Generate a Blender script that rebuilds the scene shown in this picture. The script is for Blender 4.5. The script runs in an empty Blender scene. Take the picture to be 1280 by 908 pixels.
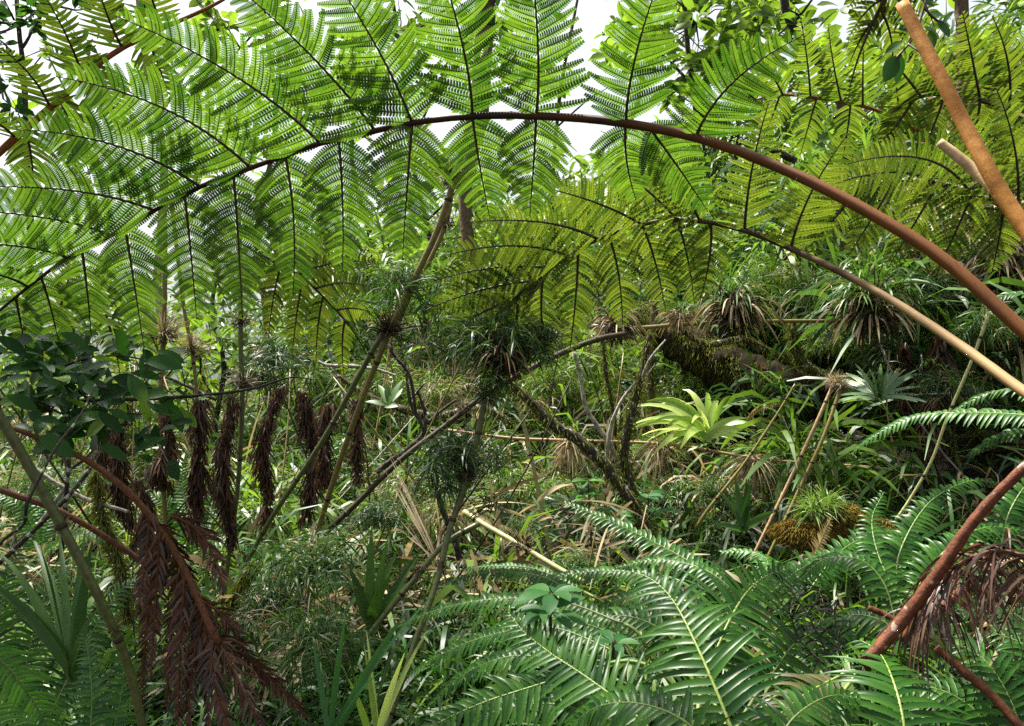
import bpy, math, random
import numpy as np
from mathutils import Vector

R = math.radians
random.seed(7)
rng = np.random.default_rng(11)
scene = bpy.context.scene
col = scene.collection

# ------------------------------------------------------------------ camera
ZC = 1.5
FPX = 28.0 / 36.0 * 1280.0
cam_d = bpy.data.cameras.new('camera')
cam_d.lens = 28.0
cam_d.sensor_width = 36.0
cam_d.clip_start = 0.05
cam_d.clip_end = 500.0
cam = bpy.data.objects.new('camera', cam_d)
cam.location = (0, 0, ZC)
cam.rotation_euler = (R(90), 0, 0)
col.objects.link(cam)
scene.camera = cam

# ------------------------------------------------------------------ sky and sun
SUN_EL, SUN_AZ = 66.0, -50.0        # azimuth measured from straight ahead (+Y) towards +X
w = bpy.data.worlds.new('World')
scene.world = w
w.use_nodes = True
nt = w.node_tree
bg = nt.nodes['Background']
sky = nt.nodes.new('ShaderNodeTexSky')
sky.sky_type = 'NISHITA'
sky.sun_disc = False
sky.sun_elevation = R(SUN_EL)
sky.sun_rotation = R(SUN_AZ)
sky.air_density = 1.0
sky.dust_density = 6.0
sky.ozone_density = 1.0
hs = nt.nodes.new('ShaderNodeHueSaturation')
hs.inputs['Saturation'].default_value = 0.35      # thin bright cloud cover
nt.links.new(sky.outputs[0], hs.inputs['Color'])
cl = nt.nodes.new('ShaderNodeVectorMath'); cl.operation = 'ADD'      # even white cloud added to the clear sky
cl.inputs[1].default_value = (2.0, 2.05, 2.15)
nt.links.new(hs.outputs[0], cl.inputs[0])
nt.links.new(cl.outputs[0], bg.inputs['Color'])
bg.inputs['Strength'].default_value = 0.052
sun_d = bpy.data.lights.new('sun', 'SUN')
sun_d.energy = 5.0
sun_d.angle = R(5)
sun_d.color = (1.0, 0.95, 0.86)
sun = bpy.data.objects.new('sun', sun_d)
az, el = R(SUN_AZ), R(SUN_EL)
sdir = Vector((math.sin(az) * math.cos(el), math.cos(az) * math.cos(el), math.sin(el)))
sun.rotation_euler = (-sdir).to_track_quat('-Z', 'Y').to_euler()
col.objects.link(sun)

vs = scene.view_settings
vs.view_transform = 'Standard'
vs.look = 'None'
vs.gamma = 1.0
vs.use_curve_mapping = False
vs.exposure = 1.80
scene.cycles.use_denoising = False
scene.cycles.max_bounces = 4
scene.cycles.diffuse_bounces = 2
scene.cycles.glossy_bounces = 2
scene.cycles.transmission_bounces = 4
scene.cycles.sample_clamp_indirect = 4.0
scene.render.film_transparent = False

# ------------------------------------------------------------------ helpers
def P(px, py, d):
    return np.array([(px - 640.0) / FPX * d, d, ZC + (454.0 - py) / FPX * d])

def PS(pts):
    return np.array([P(*p) for p in pts])

def nrm(v):
    v = np.asarray(v, float)
    n = np.linalg.norm(v, axis=-1, keepdims=True)
    return v / np.maximum(n, 1e-9)

def spline(pts, n):
    """Catmull-Rom through pts (k x m), resampled to n points evenly by length."""
    p = np.asarray(pts, float)
    if len(p) == 2:
        t = np.linspace(0, 1, n)[:, None]
        return p[0] * (1 - t) + p[1] * t
    q = np.vstack([2 * p[0] - p[1], p, 2 * p[-1] - p[-2]])
    out = []
    for i in range(len(p) - 1):
        a, b, c, d = q[i:i + 4]
        t = np.linspace(0, 1, 12, endpoint=False)[:, None]
        out.append(0.5 * (2 * b + (c - a) * t + (2 * a - 5 * b + 4 * c - d) * t ** 2 + (3 * b - a - 3 * c + d) * t ** 3))
    out.append(p[-1:])
    o = np.vstack(out)
    s = np.concatenate([[0], np.cumsum(np.linalg.norm(np.diff(o[:, :3], axis=0), axis=1))])
    u = np.linspace(0, s[-1], n)
    return np.stack([np.interp(u, s, o[:, k]) for k in range(o.shape[1])], 1)

def prof(kind, t):
    if kind == 'lance':
        f = (t + 0.03) ** 0.45 * (1.02 - t) ** 0.75
        return f / 0.63
    if kind == 'strap':
        return np.minimum(1.0, 0.55 + t * 2) * np.clip((1.02 - t) / 0.55, 0, 1) ** 0.7
    if kind == 'leaf':
        return np.sin(np.pi * np.clip(t * 0.97 + 0.015, 0, 1)) ** 0.8
    if kind == 'leaflet':      # fern leaflet: broad at its base, long point
        return np.clip((1.01 - t), 0, 1) ** 0.55 * np.minimum(1, 0.7 + 2 * t)
    return np.ones_like(t)

class MB:
    def __init__(s):
        s.v, s.f, s.m, s.r, s.s, s.n = [], [], [], [], [], 0
    def add(s, v, f, mat=0, rnd=0.5, smooth=True):
        v = np.asarray(v, float).reshape(-1, 3)
        f = np.asarray(f, int).reshape(-1, 4)
        s.v.append(v); s.f.append(f + s.n); s.n += len(v)
        s.m.append(np.full(len(f), mat, np.int32))
        s.r.append(np.broadcast_to(np.asarray(rnd, np.float32), (len(f),)))
        s.s.append(np.full(len(f), smooth, bool))
    def tube(s, pts, rad, k=8, mat=0, rnd=0.5, bump=0.0):
        p = np.asarray(pts, float); n = len(p)
        rad = np.broadcast_to(np.asarray(rad, float), (n,)).copy()
        p = np.vstack([p[:1], p, p[-1:]]); rad = np.concatenate([[1e-4], rad, [1e-4]])
        T = nrm(np.gradient(p[1:-1], axis=0)); T = np.vstack([T[:1], T, T[-1:]])
        up = np.array([0.0, 0, 1]) if abs(T[0][2]) < 0.9 else np.array([0, 1.0, 0])
        N = np.zeros_like(p); a = nrm(np.cross(T[0], up))
        for i in range(len(p)):
            a = nrm(a - T[i] * np.dot(a, T[i])); N[i] = a
        B = np.cross(T, N)
        th = np.linspace(0, 2 * np.pi, k, endpoint=False)
        rr = rad[:, None] * (1 + bump * rng.normal(size=(len(p), k)))
        v = p[:, None] + N[:, None] * (np.cos(th)[None, :, None] * rr[..., None]) + B[:, None] * (np.sin(th)[None, :, None] * rr[..., None])
        i = np.arange(len(p) - 1)[:, None]; j = np.arange(k)[None]
        f = np.stack([i * k + j, i * k + (j + 1) % k, (i + 1) * k + (j + 1) % k, (i + 1) * k + j], -1)
        s.add(v, f, mat, rnd)
    def blades(s, B, D, N, L, W, g=0.3, n=4, kind='lance', fold=0.0, bend=(0, 0, -1), mat=0, rnd=None, curl=0.0):
        B = np.asarray(B, float).reshape(-1, 3); k = len(B)
        if k == 0: return
        D = nrm(np.broadcast_to(np.asarray(D, float), (k, 3)))
        N = np.broadcast_to(np.asarray(N, float), (k, 3))
        L = np.broadcast_to(np.asarray(L, float), (k,)); W = np.broadcast_to(np.asarray(W, float), (k,))
        g = np.broadcast_to(np.asarray(g, float), (k,))
        bend = np.broadcast_to(np.asarray(bend, float), (k, 3))
        t = np.linspace(0, 1, n + 1)
        c = bend[:, None] * (g[:, None] * t)[..., None]
        T = nrm(D[:, None] + 2 * c)
        seg = (T[:, :-1] + T[:, 1:]) * 0.5 * (L / n)[:, None, None]
        pos = B[:, None] + np.concatenate([np.zeros((k, 1, 3)), np.cumsum(seg, 1)], 1)
        S = nrm(np.cross(T, np.broadcast_to(N[:, None], T.shape)))
        if curl:
            a = (rng.normal(size=(k, 1)) * curl * t[None])[..., None]
            S = S * np.cos(a) + np.cross(S, T) * np.sin(a)
        M = np.cross(S, T)
        wd = (W[:, None] * prof(kind, t)[None] * 0.5)[..., None]
        if rnd is None: rnd = rng.random(k)
        rnd = np.broadcast_to(np.asarray(rnd, float), (k,))
        if fold:
            v = np.stack([pos - S * wd + M * wd * fold, pos, pos + S * wd + M * wd * fold], 2); a = 3
        else:
            v = np.stack([pos - S * wd, pos + S * wd], 2); a = 2
        base = (np.arange(k) * (n + 1) * a)[:, None, None]
        i = np.arange(n)[None, :, None]; j = np.arange(a - 1)[None, None]
        q = base + i * a + j
        f = np.stack([q, q + 1, q + a + 1, q + a], -1)
        s.add(v, f, mat, np.repeat(rnd, n * (a - 1)))
    def build(s, name, mats, parent=None, origin=None):
        v = np.concatenate(s.v); f = np.concatenate(s.f).astype(np.int32)
        if parent is not None: o0 = ORG[parent.name]
        elif origin is not None: o0 = np.asarray(origin, float)
        else: o0 = np.zeros(3)
        v = v - o0
        me = bpy.data.meshes.new(name)
        me.vertices.add(len(v)); me.vertices.foreach_set('co', v.astype(np.float32).ravel())
        me.loops.add(f.size); me.loops.foreach_set('vertex_index', f.ravel())
        me.polygons.add(len(f))
        me.polygons.foreach_set('loop_start', np.arange(0, f.size, 4, dtype=np.int32))
        me.polygons.foreach_set('loop_total', np.full(len(f), 4, np.int32))
        me.polygons.foreach_set('material_index', np.concatenate(s.m))
        me.polygons.foreach_set('use_smooth', np.concatenate(s.s))
        at = me.attributes.new('rnd', 'FLOAT', 'FACE')
        at.data.foreach_set('value', np.ascontiguousarray(np.concatenate(s.r), np.float32))
        for m in (mats if isinstance(mats, (list, tuple)) else [mats]):
            me.materials.append(m)
        me.update(calc_edges=True)
        ob = bpy.data.objects.new(name, me)
        col.objects.link(ob)
        if parent is not None:
            ob.parent = parent
        else:
            ob.location = o0
        ORG[ob.name] = o0
        return ob

ORG = {}
def tag(o, label=None, cat=None, group=None, kind=None):
    if label: o['label'] = label
    if cat: o['category'] = cat
    if group: o['group'] = group
    if kind: o['kind'] = kind
    return o
def thing(name, label, cat, loc, group=None):
    o = bpy.data.objects.new(name, None)
    o.empty_display_size = 0.1
    col.objects.link(o)
    o.location = [float(x) for x in loc]
    ORG[o.name] = np.asarray(loc, float)
    return tag(o, label, cat, group)
def dup(o, loc, rot=(0, 0, 0), sc=1.0, label=None, group=None):
    c = o.copy(); col.objects.link(c)
    c.location = [float(x) for x in loc]; c.rotation_euler = rot; c.scale = (sc, sc, sc)
    if label: c['label'] = label
    if group: c['group'] = group
    for ch in o.children:
        k = ch.copy(); col.objects.link(k); k.parent = c
        for g in ch.children:
            q = g.copy(); col.objects.link(q); q.parent = k
    return c

# ------------------------------------------------------------------ materials
def leaf_mat(name, ca, cb, trans=0.45, tmul=(2.0, 1.9, 0.9), rough=0.45, spec=0.5, cc=None):
    m = bpy.data.materials.new(name); m.use_nodes = True
    t = m.node_tree; N = t.nodes; Lk = t.links
    pr = N['Principled BSDF']; out = N['Material Output']
    at = N.new('ShaderNodeAttribute'); at.attribute_name = 'rnd'
    tc = N.new('ShaderNodeTexCoord')
    nz = N.new('ShaderNodeTexNoise'); nz.inputs['Scale'].default_value = 9.0; nz.inputs['Detail'].default_value = 3.0
    Lk.new(tc.outputs['Object'], nz.inputs['Vector'])
    ad = N.new('ShaderNodeMath'); ad.operation = 'ADD'
    mu = N.new('ShaderNodeMath'); mu.operation = 'MULTIPLY_ADD'; mu.inputs[1].default_value = 0.9; mu.inputs[2].default_value = -0.45
    Lk.new(nz.outputs['Fac'], mu.inputs[0])
    Lk.new(at.outputs['Fac'], ad.inputs[0]); Lk.new(mu.outputs[0], ad.inputs[1])
    rp = N.new('ShaderNodeValToRGB')
    rp.color_ramp.elements[0].position = 0.05; rp.color_ramp.elements[0].color = (*ca, 1)
    rp.color_ramp.elements[1].position = 0.95 if cc is None else 0.8; rp.color_ramp.elements[1].color = (*cb, 1)
    if cc is not None:
        e = rp.color_ramp.elements.new(0.98); e.color = (*cc, 1)
    Lk.new(ad.outputs[0], rp.inputs['Fac'])
    Lk.new(rp.outputs[0], pr.inputs['Base Color'])
    pr.inputs['Roughness'].default_value = rough
    pr.inputs['Specular IOR Level'].default_value = spec
    if trans > 0:
        tr = N.new('ShaderNodeBsdfTranslucent')
        vm = N.new('ShaderNodeVectorMath'); vm.operation = 'MULTIPLY'; vm.inputs[1].default_value = tmul
        Lk.new(rp.outputs[0], vm.inputs[0]); Lk.new(vm.outputs[0], tr.inputs['Color'])
        mx = N.new('ShaderNodeMixShader'); mx.inputs[0].default_value = trans
        Lk.new(pr.outputs[0], mx.inputs[1]); Lk.new(tr.outputs[0], mx.inputs[2])
        Lk.new(mx.outputs[0], out.inputs['Surface'])
    return m

def stem_mat(name, ca, cb, scale=(6, 6, 6), rough=0.6, spec=0.4, bump=0.15, spots=None, det=6.0, nscale=8.0):
    m = bpy.data.materials.new(name); m.use_nodes = True
    t = m.node_tree; N = t.nodes; Lk = t.links
    pr = N['Principled BSDF']
    tc = N.new('ShaderNodeTexCoord')
    mp = N.new('ShaderNodeMapping'); mp.inputs['Scale'].default_value = scale
    nz = N.new('ShaderNodeTexNoise'); nz.inputs['Scale'].default_value = nscale; nz.inputs['Detail'].default_value = det
    nz.inputs['Roughness'].default_value = 0.7
    Lk.new(tc.outputs['Object'], mp.inputs['Vector']); Lk.new(mp.outputs[0], nz.inputs['Vector'])
    rp = N.new('ShaderNodeValToRGB')
    rp.color_ramp.elements[0].position = 0.35; rp.color_ramp.elements[0].color = (*ca, 1)
    rp.color_ramp.elements[1].position = 0.66; rp.color_ramp.elements[1].color = (*cb, 1)
    Lk.new(nz.outputs['Fac'], rp.inputs['Fac'])
    c = rp.outputs[0]
    if spots is not None:
        n2 = N.new('ShaderNodeTexNoise'); n2.inputs['Scale'].default_value = 34.0; n2.inputs['Detail'].default_value = 5.0
        Lk.new(tc.outputs['Object'], n2.inputs['Vector'])
        r2 = N.new('ShaderNodeValToRGB')
        r2.color_ramp.elements[0].position = spots[1]; r2.color_ramp.elements[0].color = (0, 0, 0, 1)
        r2.color_ramp.elements[1].position = spots[1] + 0.05; r2.color_ramp.elements[1].color = (1, 1, 1, 1)
        Lk.new(n2.outputs['Fac'], r2.inputs['Fac'])
        mx = N.new('ShaderNodeMixRGB'); mx.inputs['Color2'].default_value = (*spots[0], 1)
        Lk.new(r2.outputs[0], mx.inputs['Fac']); Lk.new(c, mx.inputs['Color1'])
        c = mx.outputs[0]
    Lk.new(c, pr.inputs['Base Color'])
    pr.inputs['Roughness'].default_value = rough
    pr.inputs['Specular IOR Level'].default_value = spec
    bp = N.new('ShaderNodeBump'); bp.inputs['Strength'].default_value = bump; bp.inputs['Distance'].default_value = 0.01
    Lk.new(nz.outputs['Fac'], bp.inputs['Height']); Lk.new(bp.outputs[0], pr.inputs['Normal'])
    return m

M = {}
M['fern'] = leaf_mat('tree_fern_green', (0.021, 0.058, 0.007), (0.064, 0.124, 0.014), 0.45, (1.95, 1.95, 0.9), 0.42, 0.4)
M['fern_rib'] = leaf_mat('tree_fern_leaf_rib', (0.13, 0.21, 0.03), (0.2, 0.29, 0.05), 0.4, (1.3, 1.3, 0.9), 0.4)
M['olive'] = leaf_mat('olive_fern', (0.026, 0.049, 0.007), (0.084, 0.116, 0.015), 0.44, (1.9, 1.9, 0.9), 0.4, 0.35)
M['olive_rib'] = leaf_mat('olive_fern_rib', (0.16, 0.18, 0.035), (0.26, 0.28, 0.06), 0.3, (1.2, 1.2, 0.9), 0.4)
M['pale'] = leaf_mat('pale_fern', (0.05, 0.095, 0.012), (0.11, 0.16, 0.02), 0.45, (1.6, 1.6, 0.8), 0.4)
M['gloss'] = leaf_mat('glossy_fern_leaflet', (0.009, 0.045, 0.006), (0.038, 0.112, 0.013), 0.28, (2.0, 2.0, 0.7), 0.36, 0.2)
M['gloss_light'] = leaf_mat('light_glossy_fern_leaflet', (0.018, 0.075, 0.012), (0.055, 0.15, 0.022), 0.32, (1.8, 1.8, 0.7), 0.40, 0.28)
M['gloss_old'] = leaf_mat('old_fern_leaflet', (0.05, 0.07, 0.02), (0.12, 0.11, 0.04), 0.25, (1.6, 1.5, 0.9), 0.4, 0.5)
M['midrib'] = stem_mat('fern_midrib', (0.07, 0.12, 0.02), (0.14, 0.19, 0.04), rough=0.45)
M['midrib_pale'] = stem_mat('pale_fern_midrib', (0.12, 0.18, 0.03), (0.22, 0.28, 0.06), rough=0.45)
M['rachis'] = stem_mat('fern_stalk_brown', (0.10, 0.026, 0.004), (0.20, 0.062, 0.009), rough=0.5, spec=0.2, bump=0.08, nscale=7)
M['stalk_main'] = leaf_mat('fern_stalk_painted_shade', (0.014, 0.006, 0.003), (0.125, 0.045, 0.009), 0.0, rough=0.55, spec=0.2)  # dark end paints in the underside shade, with the rachis's own darker brown
M['stalk_tan'] = leaf_mat('fern_stalk_tan_to_dark', (0.022, 0.012, 0.006), (0.26, 0.17, 0.075), 0.0, rough=0.6, spec=0.2)  # tan runs into painted shade along the arch
M['rachis_dark'] = stem_mat('fern_stalk_dark', (0.016, 0.009, 0.005), (0.045, 0.022, 0.012), rough=0.5)
M['petiole'] = stem_mat('fern_stalk_orange', (0.24, 0.092, 0.016), (0.42, 0.20, 0.045), spec=0.2, rough=0.6, bump=0.10, nscale=8)
M['petiole_tan'] = stem_mat('fern_stalk_tan', (0.30, 0.20, 0.09), (0.50, 0.36, 0.19), rough=0.6, bump=0.12, nscale=9)
M['culm'] = stem_mat('bamboo_culm_brown_green', (0.09, 0.065, 0.018), (0.17, 0.14, 0.035), rough=0.4, bump=0.1, nscale=14)
M['culm_green'] = stem_mat('bamboo_culm_green', (0.034, 0.046, 0.010), (0.09, 0.105, 0.026), rough=0.4, bump=0.1, nscale=10)
M['culm_pale'] = stem_mat('bamboo_culm_pale', (0.2, 0.2, 0.07), (0.34, 0.33, 0.13), rough=0.45, bump=0.1, nscale=10)
M['culm_dark'] = stem_mat('bamboo_culm_dark', (0.012, 0.010, 0.005), (0.055, 0.042, 0.016), rough=0.6, spec=0.2, bump=0.2, nscale=12)
M['straw_stem'] = stem_mat('straw_stem', (0.18, 0.11, 0.05), (0.33, 0.22, 0.10), rough=0.6, nscale=14)
M['brown_stick'] = stem_mat('brown_stick', (0.05, 0.019, 0.008), (0.13, 0.050, 0.018), rough=0.6, spec=0.2, bump=0.3, nscale=16)
M['lichen_stick'] = stem_mat('red_brown_stick_with_lichen', (0.06, 0.019, 0.009), (0.15, 0.050, 0.022), rough=0.6, spec=0.2, bump=0.4, spots=((0.24, 0.19, 0.15), 0.62), nscale=10)
M['bark'] = stem_mat('dark_mossy_bark', (0.010, 0.008, 0.005), (0.05, 0.04, 0.024), rough=0.9, bump=1.0, nscale=6, spots=((0.32, 0.31, 0.27), 0.60))
M['bark_pale'] = stem_mat('pale_lichen_bark', (0.10, 0.085, 0.06), (0.36, 0.34, 0.28), rough=0.9, bump=0.8, nscale=7)
M['bark_brown'] = stem_mat('brown_trunk_bark', (0.05, 0.032, 0.018), (0.15, 0.10, 0.06), rough=0.9, bump=1.0, nscale=6)
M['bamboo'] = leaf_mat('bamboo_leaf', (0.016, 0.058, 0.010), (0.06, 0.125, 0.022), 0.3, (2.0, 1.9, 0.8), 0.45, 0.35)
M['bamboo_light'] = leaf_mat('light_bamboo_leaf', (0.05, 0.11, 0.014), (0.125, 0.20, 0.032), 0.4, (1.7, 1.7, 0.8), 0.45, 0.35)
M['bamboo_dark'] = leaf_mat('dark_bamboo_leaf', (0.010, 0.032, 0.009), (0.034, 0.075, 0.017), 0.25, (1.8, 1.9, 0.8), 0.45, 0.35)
M['straw'] = leaf_mat('dry_straw_leaf', (0.10, 0.075, 0.035), (0.36, 0.29, 0.165), 0.3, (1.2, 1.1, 0.9), 0.6, 0.3)
M['fibre'] = leaf_mat('dark_nest_fibre', (0.012, 0.008, 0.005), (0.06, 0.036, 0.018), 0.0, rough=0.8, spec=0.2)
M['dead'] = leaf_mat('dead_frond_brown', (0.018, 0.009, 0.004), (0.100, 0.048, 0.022), 0.12, (1.6, 1.2, 1.0), 0.6, 0.35)
M['dead_red'] = leaf_mat('dead_frond_red_brown', (0.018, 0.009, 0.005), (0.100, 0.045, 0.025), 0.12, (1.6, 1.2, 1.0), 0.5, 0.45)
M['dead_black'] = leaf_mat('dead_frond_black', (0.008, 0.006, 0.005), (0.025, 0.018, 0.012), 0.0, rough=0.7)
M['dead_yellow'] = leaf_mat('dead_frond_yellow', (0.22, 0.16, 0.05), (0.45, 0.36, 0.16), 0.25, (1.2, 1.1, 0.9), 0.5)
M['broad'] = leaf_mat('dark_broad_leaf', (0.010, 0.034, 0.010), (0.025, 0.075, 0.016), 0.22, (2.2, 2.4, 0.9), 0.42, 0.10, cc=(0.12, 0.2, 0.03))
M['broad_mid'] = leaf_mat('mid_broad_leaf', (0.02, 0.085, 0.022), (0.05, 0.14, 0.035), 0.3, (1.8, 1.8, 0.9), 0.45, 0.22)
M['broad_pale'] = leaf_mat('pale_broad_leaf', (0.06, 0.12, 0.016), (0.13, 0.20, 0.03), 0.5, (1.7, 1.7, 0.8), 0.4, 0.45)
M['strap'] = leaf_mat('strap_leaf_green', (0.018, 0.058, 0.010), (0.050, 0.112, 0.020), 0.25, (1.7, 1.7, 0.9), 0.42, 0.25)
M['strap_pale'] = leaf_mat('strap_leaf_pale', (0.17, 0.29, 0.035), (0.42, 0.52, 0.16), 0.45, (1.3, 1.3, 0.9), 0.35, 0.5)
M['silver'] = leaf_mat('silver_green_leaf', (0.10, 0.18, 0.09), (0.24, 0.34, 0.2), 0.25, (1.4, 1.4, 1.0), 0.4, 0.3)
M['log_bark'] = stem_mat('log_bark', (0.006, 0.005, 0.003), (0.03, 0.024, 0.012), rough=1.0, spec=0.1, bump=1.0, nscale=5)
M['moss'] = leaf_mat('moss_green', (0.05, 0.066, 0.010), (0.14, 0.155, 0.024), 0.2, (1.5, 1.4, 0.9), 0.9, 0.1)
M['moss_gold'] = leaf_mat('moss_golden', (0.06, 0.042, 0.008), (0.165, 0.118, 0.020), 0.2, (1.5, 1.4, 0.9), 0.9, 0.1)
M['soil'] = stem_mat('forest_soil', (0.008, 0.006, 0.004), (0.03, 0.021, 0.012), rough=0.95, bump=1.0, nscale=3)

# ------------------------------------------------------------------ the ground
def sstep(a, b, x):
    t = np.clip((x - a) / (b - a), 0, 1); return t * t * (3 - 2 * t)
def ground(x, y):
    x = np.asarray(x, float); y = np.asarray(y, float)
    rise = 0.25 * np.clip(y - 3.6, 0, 6.0) * (0.25 + 0.75 * sstep(-3.0, 0.3, x / np.maximum(y, 1) * 6))
    bank = 0.42 * np.clip(x - 1.2, 0, 6) * sstep(2.4, 4.5, y)
    far = np.clip(y - 10, 0, 30) * np.where(x / np.maximum(y, 1) < -0.22, -0.09, 0.05)
    bumps = 0.06 * np.sin(x * 2.1 + y) + 0.05 * np.sin(y * 2.7 - x * 1.3)
    return rise + bank + far + bumps
gm = MB()
xs = np.concatenate([np.linspace(-120, -12, 14), np.linspace(-11, 11, 90), np.linspace(12, 120, 14)])
ys = np.concatenate([np.linspace(-60, -2, 8), np.linspace(-1, 14, 70), np.linspace(15, 160, 24)])
X, Y = np.meshgrid(xs, ys)
Zg = ground(X, Y)
nx = len(xs)
ii, jj = np.meshgrid(np.arange(len(ys) - 1), np.arange(nx - 1), indexing='ij')
q = ii * nx + jj
gm.add(np.stack([X, Y, Zg], -1), np.stack([q, q + 1, q + nx + 1, q + nx], -1), 0)
g_ob = gm.build('forest_ground', M['soil'])
tag(g_ob, kind='structure')

# ------------------------------------------------------------------ plant builders
CAMV = np.array([0.0, -1.0, -0.35])

def pinna_geom(mb, axis, hw, spacing, hint, lobes=12, mat=0, ribmat=1, droop=0.25, fwd=0.35, wob=0.12, dens=1.0, crumple=0.0, wide=0.80):
    """One feathered division of a tree fern frond: leaflets on both sides of an axis, each leaflet a comb of lobes."""
    n = len(axis)
    s = np.concatenate([[0], np.cumsum(np.linalg.norm(np.diff(axis, axis=0), axis=1))])
    Ltot = s[-1]
    k = max(6, int(Ltot / spacing))
    T_all = nrm(np.gradient(axis, axis=0))
    for side in (-1, 1):
        u = (np.arange(k) + 0.35 + 0.2 * side) / k
        u = np.clip(u + rng.normal(size=k) * 0.1 / k, 0.0, 0.995)
        if dens < 1: u = u[rng.random(k) < dens]
        base = np.stack([np.interp(u * Ltot, s, axis[:, c]) for c in range(3)], 1)
        T = nrm(np.stack([np.interp(u * Ltot, s, T_all[:, c]) for c in range(3)], 1))
        H = nrm(hint)
        S = nrm(np.cross(T, H)) * side
        Nn = nrm(np.cross(S, T)) * side
        pf = np.minimum(1, 0.86 + 1.2 * u) * np.clip(1.0 - u, 0, 1) ** 0.62 * 1.12
        pf = np.maximum(pf, 0.05)
        L = hw * pf * (1 + rng.normal(size=len(u)) * 0.06)
        D = nrm(S + T * fwd + Nn * rng.normal(size=(len(u), 1)) * wob + rng.normal(size=(len(u), 3)) * (0.05 + crumple))
        m = max(lobes, 4) if lobes < 4 else lobes
        t = (np.arange(m + 1)) / m
        # leaflet midline with a forward sweep and a sag
        c = (T[:, None] * 0.45 + np.array([0, 0, -1.0]) * droop) * t[None, :, None]
        TT = nrm(D[:, None] + c)
        seg = (TT[:, :-1] + TT[:, 1:]) * 0.5 * (L / m)[:, None, None]
        pos = base[:, None] + np.concatenate([np.zeros((len(u), 1, 3)), np.cumsum(seg, 1)], 1)
        W2 = nrm(np.cross(TT, np.broadcast_to(Nn[:, None], TT.shape)))
        M2 = nrm(np.cross(W2, TT))
        half = spacing * wide * np.clip(1.02 - t, 0, 1) ** 0.42 * np.minimum(1, 0.75 + 1.5 * t)
        half = half[None, :] * np.minimum(1, 0.55 + 0.65 * pf)[:, None]
        r0 = rng.random(len(u))
        if lobes >= 4:
            stp = (L / m)[:, None, None]
            for sd in (-1, 1):
                fold = -0.30 + rng.normal(size=(len(u), 1, 1)) * 0.15
                a = pos[:, :-1] + TT[:, :-1] * stp * 0.01
                b = pos[:, :-1] + TT[:, :-1] * stp * 0.99
                hw_ = half[:, :-1, None]
                out = W2[:, :-1] * sd * hw_ + M2[:, :-1] * fold * hw_ + TT[:, :-1] * hw_ * 0.25
                d1 = a + out + TT[:, :-1] * stp * 0.10
                d2 = b + out - TT[:, :-1] * stp * 0.16
                v = np.stack([a, b, d2, d1], 2)
                cnt = v.shape[0] * v.shape[1]
                f = np.arange(cnt * 4).reshape(-1, 4)
                rr = np.clip(np.repeat(r0, m) + rng.normal(size=cnt) * 0.06, 0, 1)
                mb.add(v, f, mat, rr, smooth=False)
            wd = half[..., None] * 0.13
            v = np.stack([pos - W2 * wd - M2 * 0.0008, pos + W2 * wd - M2 * 0.0008], 2)
            mats = ribmat
        else:
            fd = -0.3 + rng.normal(size=(len(u), 1, 1)) * 0.15
            wd = half[..., None]
            v3 = np.stack([pos - W2 * wd + M2 * wd * fd, pos, pos + W2 * wd + M2 * wd * fd], 2)
            b3 = (np.arange(len(u)) * (m + 1) * 3)[:, None, None] + np.arange(m)[None, :, None] * 3 + np.arange(2)[None, None]
            mb.add(v3, np.stack([b3, b3 + 1, b3 + 4, b3 + 3], -1), mat, np.repeat(r0, m * 2))
            wd = half[..., None] * 0.14
            v = np.stack([pos - W2 * wd - M2 * 0.0008, pos + W2 * wd - M2 * 0.0008], 2)
            mats = ribmat
        bb = (np.arange(len(u)) * (m + 1) * 2)[:, None]
        i = np.arange(m)[None]
        qd = bb + i * 2
        mb.add(v, np.stack([qd, qd + 1, qd + 3, qd + 2], -1), mats, np.repeat(r0, m))

def bez(a, b, c, n):
    t = np.linspace(0, 1, n)[:, None]
    return a * (1 - t) ** 2 + 2 * b * t * (1 - t) + c * t ** 2

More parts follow.
